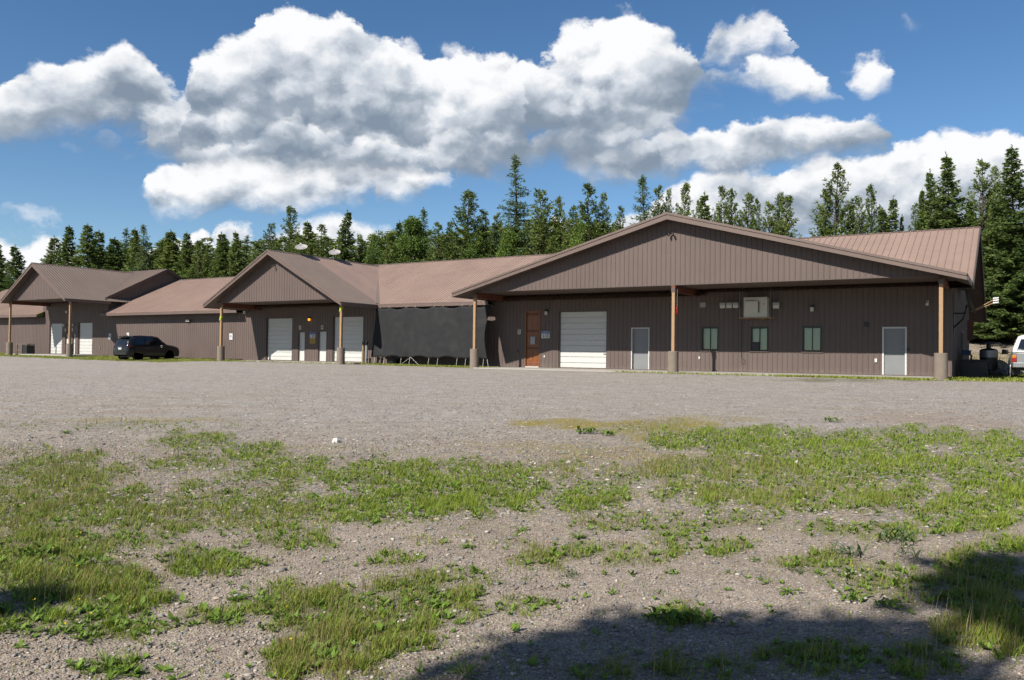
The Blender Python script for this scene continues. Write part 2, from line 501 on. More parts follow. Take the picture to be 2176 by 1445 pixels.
# ------------------------------------------------------------------ mesh helpers
class MB:
    def __init__(self):
        self.v, self.f = [], []

    def quad(self, a, b, c, d):
        n = len(self.v)
        self.v += [tuple(a), tuple(b), tuple(c), tuple(d)]
        self.f.append((n, n + 1, n + 2, n + 3))
        return self

    def box(self, lo, hi):
        x0, y0, z0 = lo
        x1, y1, z1 = hi
        n = len(self.v)
        self.v += [(x, y, z) for z in (z0, z1) for y in (y0, y1) for x in (x0, x1)]
        self.f += [tuple(n + i for i in q) for q in ((0, 2, 3, 1), (4, 5, 7, 6), (0, 1, 5, 4), (2, 6, 7, 3), (0, 4, 6, 2), (1, 3, 7, 5))]
        return self

    def beam(self, a, b, w, h, up=(0, 0, 1)):
        """rectangular bar from a to b"""
        a, b, up = Vector(a), Vector(b), Vector(up)
        d = (b - a).normalized()
        s = d.cross(up).normalized()
        u = s.cross(d)
        n = len(self.v)
        for p in (a, b):
            for i, j in ((-1, -1), (1, -1), (1, 1), (-1, 1)):
                self.v.append(tuple(p + s * (i * w / 2) + u * (j * h / 2)))
        self.f += [tuple(n + i for i in q) for q in ((0, 1, 2, 3), (7, 6, 5, 4), (0, 4, 5, 1), (1, 5, 6, 2), (2, 6, 7, 3), (3, 7, 4, 0))]
        return self

    def tube(self, pts, r, seg=8, cap=True):
        pts = [Vector(p) for p in pts]
        rs = r if isinstance(r, (list, tuple)) else [r] * len(pts)
        rings = []
        ref = Vector((0, 0, 1))
        for i, p in enumerate(pts):
            d = (pts[min(i + 1, len(pts) - 1)] - pts[max(i - 1, 0)]).normalized()
            rf = ref if abs(d.dot(ref)) < 0.95 else Vector((1, 0, 0))
            s = d.cross(rf).normalized()
            u = s.cross(d)
            n = len(self.v)
            rings.append(n)
            for k in range(seg):
                a = 2 * pi * k / seg
                self.v.append(tuple(p + (s * cos(a) + u * sin(a)) * rs[i]))
        for a, b in zip(rings, rings[1:]):
            for k in range(seg):
                k2 = (k + 1) % seg
                self.f.append((a + k, b + k, b + k2, a + k2))
        if cap:
            self.f.append(tuple(rings[0] + k for k in range(seg)))
            self.f.append(tuple(rings[-1] + k for k in reversed(range(seg))))
        return self

    def lathe(self, prof, origin=(0, 0, 0), axis='z', seg=20):
        O = Vector(origin)
        rings = []
        for r, h in prof:
            n = len(self.v)
            rings.append(n)
            for k in range(seg):
                a = 2 * pi * k / seg
                p = (r * cos(a), r * sin(a), h)
                if axis == 'y':
                    p = (p[0], p[2], p[1])
                elif axis == 'x':
                    p = (p[2], p[0], p[1])
                self.v.append(tuple(O + Vector(p)))
        for a, b in zip(rings, rings[1:]):
            for k in range(seg):
                k2 = (k + 1) % seg
                self.f.append((a + k, a + k2, b + k2, b + k))
        self.f.append(tuple(rings[0] + k for k in reversed(range(seg))))
        self.f.append(tuple(rings[-1] + k for k in range(seg)))
        return self

    def prism(self, poly, d):
        """extrude a planar polygon (3D points) by vector d"""
        n, k = len(self.v), len(poly)
        d = Vector(d)
        self.v += [tuple(p) for p in poly] + [tuple(Vector(p) + d) for p in poly]
        self.f.append(tuple(range(n, n + k)))
        self.f.append(tuple(reversed(range(n + k, n + 2 * k))))
        for i in range(k):
            j = (i + 1) % k
            self.f.append((n + i, n + k + i, n + k + j, n + j))
        return self

    def mesh(self, name, mat=None, smooth=False):
        me = bpy.data.meshes.new(name)
        me.from_pydata(self.v, [], self.f)
        me.validate()
        if mat is not None:
            me.materials.append(mat)
        if smooth:
            me.polygons.foreach_set('use_smooth', [True] * len(me.polygons))
        me.update()
        return me

    def build(self, name, mat, parent=None, smooth=False, bevel=0.0):
        o = bpy.data.objects.new(name, self.mesh(name, mat, smooth))
        COL.objects.link(o)
        if parent is not None:
            o.parent = parent
        if bevel:
            b = o.modifiers.new('bevel', 'BEVEL')
            b.width, b.segments, b.limit_method = bevel, 2, 'ANGLE'
        return o


def fast_mesh(name, V, Fc, mat, tint=None, smooth=False):
    """big meshes of equal faces (triangles or quads) from numpy arrays; tint is a colour per vertex"""
    me = bpy.data.meshes.new(name)
    k = Fc.shape[1]
    me.vertices.add(len(V))
    me.vertices.foreach_set('co', V.astype(np.float32).ravel())
    me.loops.add(Fc.size)
    me.loops.foreach_set('vertex_index', Fc.astype(np.int32).ravel())
    me.polygons.add(len(Fc))
    me.polygons.foreach_set('loop_start', np.arange(0, Fc.size, k, dtype=np.int32))
    if smooth:
        me.polygons.foreach_set('use_smooth', np.ones(len(Fc), bool))
    me.update(calc_edges=True)
    me.validate()
    if tint is not None:
        a = me.color_attributes.new('tint', 'FLOAT_COLOR', 'POINT')
        a.data.foreach_set('color', np.concatenate([tint, np.ones((len(tint), 1))], 1).astype(np.float32).ravel())
    me.materials.append(mat)
    return me


def link_mesh(name, me, parent=None):
    o = bpy.data.objects.new(name, me)
    COL.objects.link(o)
    if parent is not None:
        o.parent = parent
    return o


def tag(o, label, cat, group=None):
    o['label'], o['category'] = label, cat
    if group:
        o['group'] = group
    return o


def thing(name, label, cat, loc=(0, 0, 0), rz=0.0, group=None):
    o = bpy.data.objects.new(name, None)
    COL.objects.link(o)
    o.location = loc
    o.rotation_euler = (0, 0, rz)
    o.empty_display_size = 0.2
    return tag(o, label, cat, group)


def kind(o, k):
    o['kind'] = k
    return o


def part(name, parent, mb, mat, **kw):
    return mb.build(name, mat, parent, **kw)


# ------------------------------------------------------------------ ground
YW, YP, YF = 38.34, 35.08, 34.48          # front wall, porch post line, rake boards


def gfun(x, y):
    x, y = np.asarray(x, float), np.asarray(y, float)
    gf = np.interp(x, [-90, -70, -62, -46, -34, -24, 0], [0.2, 0.17, 0.12, 0.02, -0.01, -0.06, -0.07])
    gf = gf - np.where(x < -44, np.clip((-44 - x) / 3, 0, 1), 0) * np.clip((37.6 - y) / 4.0, 0, 1) * 0.15
    k = np.clip((33 - y) / 33, 0, 1)
    z = gf + (-0.85 - gf) * k
    z = z + np.interp(y, [53, 60, 68, 120, 400], [0, 1.6, 2.6, 6, 8])
    near = np.clip(1 - np.hypot(x, y) / 40, 0, 1)
    z = z + near * (0.018 * np.sin(x * 1.7 + 0.4 * y) * np.cos(y * 1.3) + 0.01 * np.sin(4.1 * x - 2.2 * y))
    return z


def ground_at(px, py):
    """march a photo ray onto the ground"""
    v = ray(px, py).normalized()
    lo = 1.0
    for i in range(4000):
        d = 1.0 + i * 0.05
        p = CAM + v * d
        if p.z < float(gfun(p.x, p.y)):
            return p
    return CAM + v * 60


# patches of grass, read off the photograph: (x, y, half width, half height, amount, dryness)
PATCH = [
    (120, 1010, 150, 55, 0.9, 0.45), (60, 1080, 180, 60, 1.0, 0.5), (220, 1075, 160, 50, 0.9, 0.5), (330, 1100, 150, 45, 0.75, 0.45),
    (420, 940, 95, 22, 0.8, 0.3), (400, 985, 110, 22, 0.75, 0.4), (540, 965, 60, 28, 1.0, 0.1), (600, 1000, 110, 35, 0.8, 0.3),
    (660, 985, 40, 18, 0.9, 0.1), (500, 1070, 200, 50, 0.7, 0.5), (640, 1080, 120, 40, 0.7, 0.35), (820, 1010, 160, 35, 1.0, 0.2),
    (900, 1050, 210, 55, 1.1, 0.15), (800, 1075, 140, 38, 1.0, 0.1), (1080, 1040, 110, 50, 1.0, 0.15), (1010, 1000, 130, 25, 0.8, 0.35),
    (1180, 1000, 110, 28, 0.55, 0.6), (1260, 1060, 90, 38, 0.8, 0.2), (1350, 1010, 100, 24, 0.6, 0.6), (1400, 910, 110, 18, 0.35, 0.5),
    (1480, 935, 120, 25, 1.1, 0.05), (1620, 940, 170, 32, 1.15, 0.05), (1800, 945, 150, 30, 1.0, 0.1), (1960, 930, 150, 25, 0.8, 0.15),
    (2120, 950, 110, 35, 0.8, 0.15), (1500, 1000, 190, 34, 0.9, 0.55), (1700, 1000, 220, 42, 1.1, 0.35), (1900, 990, 180, 40, 1.0, 0.2),
    (2100, 1010, 130, 40, 0.9, 0.15), (1520, 1045, 130, 32, 0.9, 0.4), (1680, 1065, 120, 28, 0.8, 0.4), (1860, 1060, 150, 32, 0.9, 0.35),
    (2060, 1080, 130, 36, 1.0, 0.25), (2150, 1050, 70, 40, 1.0, 0.15), (1290, 1040, 60, 24, 0.7, 0.2), (1330, 1110, 120, 24, 0.6, 0.45),
    (1560, 1100, 110, 22, 0.5, 0.45), (1760, 1120, 60, 22, 0.5, 0.3), (2050, 1110, 120, 24, 0.9, 0.15), (100, 1160, 200, 40, 0.9, 0.35),
    (60, 1230, 130, 55, 0.95, 0.5), (230, 1260, 130, 55, 1.0, 0.4), (440, 1195, 110, 30, 1.0, 0.35), (330, 1150, 120, 20, 0.4, 0.4),
    (620, 1150, 110, 25, 0.6, 0.4), (560, 1120, 140, 22, 0.6, 0.4), (90, 1320, 160, 36, 0.8, 0.3), (250, 1330, 110, 35, 0.8, 0.3),
    (470, 1310, 90, 28, 0.6, 0.4), (640, 1290, 130, 50, 0.85, 0.45), (780, 1320, 180, 70, 1.0, 0.5), (900, 1280, 120, 60, 0.95, 0.45),
    (700, 1390, 140, 50, 0.9, 0.55), (620, 1430, 60, 30, 0.7, 0.55), (980, 1230, 90, 24, 0.55, 0.4), (840, 1190, 60, 20, 0.45, 0.4),
    (1150, 1190, 60, 30, 0.5, 0.5), (1220, 1170, 80, 20, 0.6, 0.35), (1340, 1180, 100, 24, 0.5, 0.5), (1440, 1150, 70, 28, 0.6, 0.35),
    (1540, 1165, 70, 20, 0.6, 0.35), (1460, 1120, 60, 20, 0.5, 0.3), (1700, 1200, 60, 20, 0.5, 0.45), (1760, 1200, 70, 28, 0.6, 0.55),
    (1850, 1235, 90, 34, 0.7, 0.5), (1960, 1250, 80, 40, 0.7, 0.55), (2080, 1240, 110, 70, 0.9, 0.45), (2130, 1330, 90, 60, 0.9, 0.4),
    (2020, 1340, 60, 40, 0.5, 0.5), (2130, 1160, 70, 22, 0.7, 0.2), (1900, 1130, 110, 20, 0.6, 0.25), (1750, 1400, 150, 40, 0.45, 0.4),
    (1950, 1410, 120, 35, 0.4, 0.4), (1480, 1420, 160, 30, 0.35, 0.4), (1280, 1430, 90, 20, 0.35, 0.5), (1100, 1290, 80, 24, 0.45, 0.3),
    (1450, 1310, 60, 30, 0.5, 0.2), (240, 1420, 80, 25, 0.6, 0.15), (1000, 1150, 160, 16, 0.18, 0.4), (300, 905, 200, 12, 0.3, 0.5), (380, 925, 25, 16, 0.6, 0.2),
    (60, 905, 60, 12, 0.2, 0.3), (50, 965, 50, 14, 0.35, 0.3), (90, 985, 60, 16, 0.5, 0.35), (770, 960, 60, 8, 0.2, 0.4),
    # kept strips along the buildings
    (120, 758, 130, 4, 0.0, 0.4), (1770, 808, 110, 5, 0.8, 0.35), (1560, 797, 70, 3, 0.35, 0.3), (2040, 806, 160, 5, 1.0, 0.45),
]
PA = np.array(PATCH)


def patch_field(px, py):
    """amount of grass and its dryness at photo pixels (arrays)"""
    amt = np.zeros_like(px)
    dry = np.zeros_like(px)
    wsum = np.full_like(px, 1e-6)
    wob = 0.26 * np.sin(px * 0.061 + 1.3 * np.sin(py * 0.09)) + 0.22 * np.sin(py * 0.13 + px * 0.023) + 0.18 * np.sin(px * 0.19 - py * 0.24)
    for cx, cy, rx, ry, a, d in PATCH:
        q = ((px - cx) / rx) ** 2 + ((py - cy) / ry) ** 2 + wob
        w = a * np.clip(0.8 * (1.45 - q), 0, 1)
        amt = np.maximum(amt, w)
        dry += w * d
        wsum += w
    return amt, dry / wsum


MOSS = [(1240, 902, 150, 10, 1.0), (1190, 895, 110, 6, 0.8), (1330, 915, 100, 10, 0.7), (1450, 905, 100, 16, 0.9), (1260, 960, 150, 14, 0.55), (1130, 945, 140, 8, 0.35),
        (1400, 930, 90, 12, 0.8), (1000, 942, 60, 5, 0.3), (1480, 890, 160, 8, 0.4), (320, 892, 220, 6, 0.45), (1330, 970, 160, 10, 0.5), (620, 950, 160, 6, 0.3)]
TRACKS = [(330, 869, 420, 3.0, 0.55), (220, 852, 330, 2.4, 0.5), (520, 842, 330, 2.4, 0.45), (700, 829, 320, 2.2, 0.4), (1150, 815, 200, 2.2, 0.4), (150, 882, 300, 4.5, 0.7), (1700, 852, 340, 3.0, 0.4), (1350, 838, 300, 2.4, 0.35), (900, 852, 260, 2.6, 0.35), (1900, 872, 240, 4, 0.5), (480, 815, 300, 2, 0.35), (1500, 822, 260, 2, 0.3)]
DIRT = [(1960, 890, 140, 12, 0.9), (1920, 880, 90, 6, 0.8), (2090, 900, 100, 12, 0.7)]


def blob_field(px, py, blobs):
    f = np.zeros_like(px)
    wob = 0.3 * np.sin(px * 0.05 + np.sin(py * 0.2)) + 0.3 * np.sin(py * 0.33 + px * 0.031)
    for cx, cy, rx, ry, a in blobs:
        q = ((px - cx) / rx) ** 2 + ((py - cy) / ry) ** 2 + wob
        f = np.maximum(f, a * np.clip(1.3 - q, 0, 1))
    return f


def ground_material():
    m = bpy.data.materials.new('gravel_ground')
    m.use_nodes = True
    t = NT(m.node_tree)
    b = t.n('ShaderNodeBsdfPrincipled')
    o = t.n('ShaderNodeOutputMaterial')
    t.link(b.outputs[0], o.inputs[0])
    tc = t.n('ShaderNodeTexCoord')
    P = tc.outputs['Object']
    at = t.n('ShaderNodeAttribute', attribute_name='tint')      # r: moss, g: packed brown earth, b: turf
    sp = t.n('ShaderNodeSeparateColor')
    t.link(at.outputs['Color'], sp.inputs[0])
    # stones of several sizes
    v1 = t.n('ShaderNodeTexVoronoi')
    v1.inputs['Scale'].default_value = 105
    t.link(P, v1.inputs['Vector'])
    v2 = t.n('ShaderNodeTexVoronoi')
    v2.inputs['Scale'].default_value = 34
    t.link(P, v2.inputs['Vector'])
    s1 = t.n('ShaderNodeSeparateColor')
    t.link(v1.outputs['Color'], s1.inputs[0])
    s2 = t.n('ShaderNodeSeparateColor')
    t.link(v2.outputs['Color'], s2.inputs[0])
    broad = t.noise(P, 0.22, 6, 0.6)
    mid = t.noise(P, 2.3, 6, 0.65)
    tracks = t.noise(t.vm('MULTIPLY', t.vm('ADD', P, t.vm('SCALE', t.noise(P, 0.06, 2, 0.5, True), scale=9.0)), (0.03, 0.95, 1)), 1.0, 5, 0.6)
    grey = t.ramp(s1.outputs[0], [(0.0, (0.27, 0.247, 0.226)), (0.5, (0.42, 0.386, 0.352)), (0.85, (0.52, 0.48, 0.44)), (1.0, (0.68, 0.64, 0.585))])
    brown = t.ramp(s1.outputs[1], [(0.0, (0.23, 0.185, 0.148)), (0.5, (0.385, 0.318, 0.258)), (0.85, (0.49, 0.412, 0.335)), (1.0, (0.66, 0.575, 0.49))])
    f = t.m('ADD', sp.outputs[1], t.m('MULTIPLY_ADD', broad, 0.9, -0.45))
    f = t.m('ADD', f, t.ss(tracks, 0.45, 0.70, 0.0, 0.38), clamp=True)
    c = t.mix(f, grey, brown)
    c = t.mix(t.ss(s2.outputs[0], 0.0, 1.0, 0.12, 0.0), c, (0.40, 0.36, 0.31, 1))
    c = t.mix(0.75, c, t.ramp(mid, [(0.25, (0.66, 0.65, 0.64)), (0.75, (1.25, 1.25, 1.25))]), 'MULTIPLY')
    grain = t.noise(P, 13.0, 3, 0.8)
    c = t.mix(0.8, c, t.ramp(grain, [(0.25, (0.70, 0.69, 0.68)), (0.5, (1.0, 1.0, 1.0)), (0.78, (1.3, 1.3, 1.3))]), 'MULTIPLY')
    moss = t.ramp(t.noise(P, 4.0, 6, 0.7), [(0.25, (0.34, 0.21, 0.06)), (0.5, (0.33, 0.27, 0.05)), (0.8, (0.24, 0.28, 0.04))])
    c = t.mix(t.m('MULTIPLY', sp.outputs[0], t.ss(t.noise(P, 9.0, 5, 0.7), 0.22, 0.48)), c, moss)
    turf = t.ramp(t.noise(P, 3.0, 6, 0.7), [(0.25, (0.135, 0.125, 0.05)), (0.6, (0.10, 0.125, 0.03)), (0.85, (0.085, 0.13, 0.02))])
    c = t.mix(sp.outputs[2], c, turf)
    t.link(t.vm('SCALE', c, scale=K), b.inputs['Base Color'])
    b.inputs['Roughness'].default_value = 0.95
    b.inputs['Specular IOR Level'].default_value = 0.15
    bp = t.n('ShaderNodeBump')
    bp.inputs['Strength'].default_value = 0.7
    bp.inputs['Distance'].default_value = 0.008
    h = t.m('ADD', t.m('MULTIPLY', v1.outputs['Distance'], -1.0), t.m('MULTIPLY', t.noise(P, 90.0, 3), 0.5))
    h = t.m('ADD', h, t.m('MULTIPLY', mid, 1.2))
    t.link(h, bp.inputs['Height'])
    t.link(bp.outputs[0], b.inputs['Normal'])
    return m


M['ground'] = ground_material()


def build_ground():
    # rings around the viewer, finer where the photograph stands close: one sheet to the horizon
    rs = np.concatenate([[0], np.geomspace(1.2, 70, 260), np.geomspace(75, 2500, 28)])
    na = 400
    an = np.linspace(0, 2 * pi, na, endpoint=False)
    # more spokes in the direction of view
    an = an - 0.55 * np.sin(an)                      # denser near 0 = direction of view
    base = math.atan2(_F.y, _F.x)
    X = rs[:, None] * np.cos(an + base)[None]
    Y = rs[:, None] * np.sin(an + base)[None]
    Z = gfun(X, Y)
    V = np.stack([X, Y, Z], -1).reshape(-1, 3)
    i, j = np.meshgrid(np.arange(len(rs) - 1), np.arange(na), indexing='ij')
    j2 = (j + 1) % na
    F = np.stack([i * na + j, (i + 1) * na + j, (i + 1) * na + j2, i * na + j2], -1).reshape(-1, 4)
    px, py, w = project(V)
    ok = w > 0.5
    amt, _ = patch_field(px, py)
    moss = np.where(ok, blob_field(px, py, MOSS), 0)
    dirt = np.where(ok, np.maximum(np.maximum(blob_field(px, py, DIRT), blob_field(px, py + 7 * np.sin(px * 0.005), TRACKS)), np.clip((py - 890) / 90, 0, 1.0)), 1.0)
    turf = np.where(ok, np.clip(amt * 0.95 - 0.12, 0, 0.75), 0.0)
    turf = np.where((V[:, 1] > 55), 0.15, turf)
    # dry grassy bank behind the right end of the building
    dirt = np.where(V[:, 1] > 53, 1.0, dirt)
    me = fast_mesh('ground', V, F, M['ground'], np.stack([moss, dirt, turf], -1), smooth=True)
    kind(link_mesh('ground', me), 'structure')


build_ground()


# ------------------------------------------------------------------ the building
def V3(x, y, z):
    return Vector((x, y, z))


def ribbed(parent, name, O, S, T, N, s0, s1, lo, hi, mat, pitch=0.2286, width=0.9144, rib=0.019, brk=(), holes=(), joined=False, lift=0.0):
    """profiled steel sheets lying side by side along S, ribs running along T; one object per sheet"""
    O, S, T, N = Vector(O), Vector(S), Vector(T), Vector(N)
    cur = MB() if joined else None
    k = 0
    a = s0
    while a < s1 - 1e-4:
        b = min(a + width, s1)
        mb = cur or MB()
        prof = {a: 0.0, b: 0.0}
        c = a + pitch / 2
        while c < b - 0.03:
            for ds, h in ((-0.030, 0), (-0.013, rib), (0.013, rib), (0.030, 0)):
                prof[c + ds] = h
            c += pitch
        xs0 = sorted(prof)
        hs0 = [prof[x] for x in xs0]
        xs = sorted(set(xs0) | {x for x in list(brk) + [e for h in holes for e in h[:2]] if a < x < b})
        dz = lift + (0.0 if joined else random.uniform(0, 0.0025))
        for u, w in zip(xs, xs[1:]):
            if w - u < 1e-5:
                continue
            mid = (u + w) / 2
            segs = [(lo(u), hi(u), lo(w), hi(w))]
            for h in holes:
                if h[0] < mid < h[1]:
                    nx = []
                    for l1, h1, l2, h2 in segs:
                        if l1 < h[2]:
                            nx.append((l1, min(h1, h[2]), l2, min(h2, h[2])))
                        if h1 > h[3]:
                            nx.append((max(l1, h[3]), h1, max(l2, h[3]), h2))
                    segs = nx
            hu, hw = np.interp(u, xs0, hs0) + dz, np.interp(w, xs0, hs0) + dz
            for l1, h1, l2, h2 in segs:
                if h1 - l1 < 1e-3 and h2 - l2 < 1e-3:
                    continue
                P = lambda s, tt, h: O + S * s + T * tt + N * h
                mb.quad(P(u, l1, hu), P(w, l2, hw), P(w, h2, hw), P(u, h1, hu))
        if not joined and mb.f:
            mb.build(name, mat, parent)
        k += 1
        a = b
    if joined:
        return cur.build(name, mat, parent)


bld = thing('commercial_building', 'long single storey brown metal building with three gabled porches along a gravel lot', 'building')


def flat(y):
    return lambda s: y


# ---- openings, in the plane of the front wall (x0, x1, z0, z1), read off the photograph
def rect(x0, y0, x1, y1):
    a, b = aty(x0, (y0 + y1) / 2, YW), aty(x1, (y0 + y1) / 2, YW)
    t = aty((x0 + x1) / 2, y0, YW)
    u = aty((x0 + x1) / 2, y1, YW)
    return (a.x, b.x, u.z, t.z)


OP = {
    'wood': rect(1116, 660, 1148, 779.5), 'garE': rect(1187, 659.5, 1290, 783), 'greyA': rect(1341, 696, 1380, 785.5), 'greyB': rect(1874.5, 694.5, 1927, 797.5),
    'w1': rect(1491, 694.5, 1527, 745.5), 'w2': rect(1595, 694.5, 1633, 747), 'w3': rect(1705, 693, 1746.5, 748),
    'garC1': rect(566, 674.5, 621, 766), 'garC2': rect(707.5, 671, 772, 771), 'd3': rect(633, 704.5, 648.5, 767), 'd4': rect(675.5, 703, 694.5, 768.3),
    'garA1': rect(105, 686, 132, 751.5), 'garA2': rect(166, 684.5, 196, 754), 'd1': rect(138, 708, 146, 752), 'd2': rect(153.5, 708, 160.5, 753),
}
for k_, o_ in list(OP.items()):
    zf = 0.0 if o_[0] > -30 else (0.07 if o_[0] > -50 else 0.22)
    if not k_.startswith('w') or k_ == 'wood':
        OP[k_] = (o_[0], o_[1], zf, o_[3])


def front_wall(x0, x1, z0, z1, keys, start=None):
    holes = [OP[k] for k in keys]
    w = MB()
    # backing wall, 12 cm behind the sheets, with the same openings
    xs = sorted({x0, x1} | {e for h in holes for e in h[:2]})
    for u, v in zip(xs, xs[1:]):
        mid = (u + v) / 2
        cut = [(z0, z1)]
        for h in holes:
            if h[0] < mid < h[1]:
                cut = [q for l, t in cut for q in ((l, min(t, h[2])), (max(l, h[3]), t)) if q[1] - q[0] > 1e-3]
        for l, t in cut:
            w.quad((u, YW + 0.14, l), (v, YW + 0.14, l), (v, YW + 0.14, t), (u, YW + 0.14, t))
    for h in holes:                                                   # reveals
        a, b, l, t = h
        w.quad((a, YW - 0.004, l), (a, YW + 0.14, l), (a, YW + 0.14, t), (a, YW - 0.004, t))
        w.quad((b, YW - 0.004, l), (b, YW - 0.004, t), (b, YW + 0.14, t), (b, YW + 0.14, l))
        w.quad((a, YW - 0.004, t), (a, YW + 0.14, t), (b, YW + 0.14, t), (b, YW - 0.004, t))
    w.box((x0, YW - 0.022, z0 - 0.01), (x1, YW - 0.002, z0 + 0.03))    # base flashing
    fw = w.build('front_wall', M['siding_dark'], bld)
    ribbed(fw, 'siding_panel', (0, YW, 0), (1, 0, 0), (0, 0, 1), (0, -1, 0), x0 if start is None else start, x1, flat(z0 + 0.03), flat(z1), M['siding'], holes=holes)
    return fw


fwE = front_wall(-25.30, -2.33, 0.0, 3.935, ['wood', 'garE', 'greyA', 'greyB', 'w1', 'w2', 'w3'])
fwD = front_wall(-33.45, -25.30, 0.0, 3.47, [])
fwC = front_wall(-46.10, -33.45, 0.07, 3.82, ['garC1', 'garC2', 'd3', 'd4'])
fwB = front_wall(-62.30, -46.10, 0.13, 3.37, [])
fwA = front_wall(-72.0, -62.30, 0.22, 4.58, ['garA1', 'garA2', 'd1', 'd2'])
fwL = front_wall(-90.0, -72.0, 0.22, 3.45, [])

# side and rear walls
sw = MB()
sw.quad((-2.45, YW + 0.1, 0), (-2.45, 53.3, 0), (-2.45, 53.3, 3.3), (-2.45, YW + 0.1, 3.9))
sw.quad((-90, 53.3, -0.3), (-2.45, 53.3, -0.3), (-2.45, 53.3, 3.4), (-90, 53.3, 3.4))
sw.box((-2.36, YW - 0.02, 0), (-2.29, YW + 0.05, 3.93))
side = sw.build('side_wall', M['siding_dark'], bld)


def main_z(y, ze=3.70, zr=7.13, yr=45.0):
    return ze + (zr - ze) * (y - 37.7) / (yr - 37.7) if y <= yr else zr - (zr - 3.05) * (y - yr) / (54.0 - yr)


ribbed(side, 'siding_panel', (-2.33, 0, 0), (0, 1, 0), (0, 0, 1), (1, 0, 0), YW, 53.3, flat(0.0), lambda y: main_z(y) - 0.05, M['siding'], brk=(45.0,), holes=[(45.0, 46.1, 0, 2.1)])
d_ = MB().box((-2.39, 45.03, 0.02), (-2.35, 46.07, 2.08)).build('entry_door', M['siding_dark'], bld)
MB().box((-2.36, 45.0, 0), (-2.28, 45.06, 2.12)).box((-2.36, 46.04, 0), (-2.28, 46.1, 2.12)).box((-2.36, 45.06, 2.06), (-2.28, 46.04, 2.12)).build('door_frame', M['fascia'], d_)
# tall gable over the lower roof of the left link
ga = MB()
ga.quad((-62.42, 38.5, 2.0), (-62.42, 50, 2.0), (-62.42, 43.9, 7.6), (-62.42, 38.5, 4.7))
gaw = ga.build('side_wall', M['siding_dark'], bld)
ribbed(gaw, 'siding_panel', (-62.33, 0, 0), (0, 1, 0), (0, 0, 1), (1, 0, 0), YW, 50.0, flat(2.6), lambda y: 4.63 + 0.52 * (y - 37.7) - 0.06 if y < 43.6 else 7.64 - 0.52 * (y - 43.6) - 0.06, M['siding'], brk=(43.6,))


# ---- roofs
def slope_dir(dy, dz):
    l = math.hypot(dy, dz)
    return V3(0, dy / l, dz / l), V3(0, -dz / l, dy / l), l


def main_roof(x0, x1, ze, zr, yr, mat, pitch, fascia=None, right_rake=False, zfar=3.05):
    T, N, L = slope_dir(yr - 37.7, zr - ze)
    fr = MB()
    for a, b, c, d in (((x0, 37.7, ze - .03), (x1, 37.7, ze - .03), (x1, yr, zr - .03), (x0, yr, zr - .03)),):
        fr.quad(a, b, c, d)
    r = fr.build('roof_slope', M['soffit'], bld)
    ribbed(r, 'roof_panel', (0, 37.66, ze - 0.02), (1, 0, 0), T, N, x0, x1, flat(0), flat(L + 0.04), M[mat], pitch=pitch, rib=0.03 if pitch > 0.25 else 0.022)
    # rear slope
    T2, N2, L2 = slope_dir(yr - 54.0, zr - zfar)
    N2 = V3(0, abs(N2.y), abs(N2.z))
    ribbed(bld, 'roof_slope', (0, 54.0, zfar), (1, 0, 0), T2, N2, x0, x1, flat(0), flat(L2), M[mat], pitch=0.4572, rib=0.02, joined=True)
    cap = MB()
    T, N, L = slope_dir(yr - 37.7, zr - ze)
    for sg in (1, -1):
        t = T if sg > 0 else -V3(0, -T.y, T.z)
        p = V3(0, yr, zr + 0.025)
        dn = V3(0, -0.16 * T.y, -0.16 * T.z) if sg > 0 else V3(0, 0.16 * T.y, -0.16 * T.z)
        cap.quad(p + V3(x0, 0, 0), p + V3(x1, 0, 0), p + V3(x1, 0, 0) + dn, p + V3(x0, 0, 0) + dn)
    cap.build('ridge_cap', M['fascia'], bld)
    if fascia:
        a, b = fascia
        MB().box((a, 37.64, ze - 0.215), (b, 37.685, ze - 0.03)).build('fascia_board', M['fascia'], bld)
        MB().box((a, 37.685, ze - 0.215), (b, YW - 0.02, ze - 0.195)).build('eave_soffit', M['soffit'], bld)
    if right_rake:
        q = MB()
        q.beam((x1 + 0.01, 37.64, ze - 0.09), (x1 + 0.01, yr, zr - 0.09), 0.05, 0.24)
        q.beam((x1 + 0.01, yr, zr - 0.09), (x1 + 0.01, 54.0, zfar - 0.09), 0.05, 0.24)
        q.build('rake_board', M['siding_dark'], bld)
        s = MB()
        s.quad((x1, 37.7, ze - .15), (x1 - .85, 37.7, ze - .15), (x1 - .85, yr, zr - .15), (x1, yr, zr - .15))
        s.quad((x1, yr, zr - .15), (x1 - .85, yr, zr - .15), (x1 - .85, 54, zfar - .15), (x1, 54, zfar - .15))
        s.build('rake_soffit', M['soffit'], bld)


main_roof(-12.6, -1.52, 3.80, 7.13, 45.0, 'roof', 0.3048, right_rake=True)
main_roof(-46.0, -12.62, 3.66, 7.10, 45.0, 'roof', 0.2286, fascia=(-33.15, -25.05))
main_roof(-62.25, -46.02, 3.56, 6.80, 44.6, 'roof', 0.2286, fascia=(-62.2, -46.0))
main_roof(-71.6, -62.15, 4.63, 7.66, 43.6, 'roof_dark', 0.2286, right_rake=True, zfar=2.6)
main_roof(-91.0, -71.65, 3.62, 6.86, 44.6, 'roof', 0.2286, fascia=(-91, -71.7))


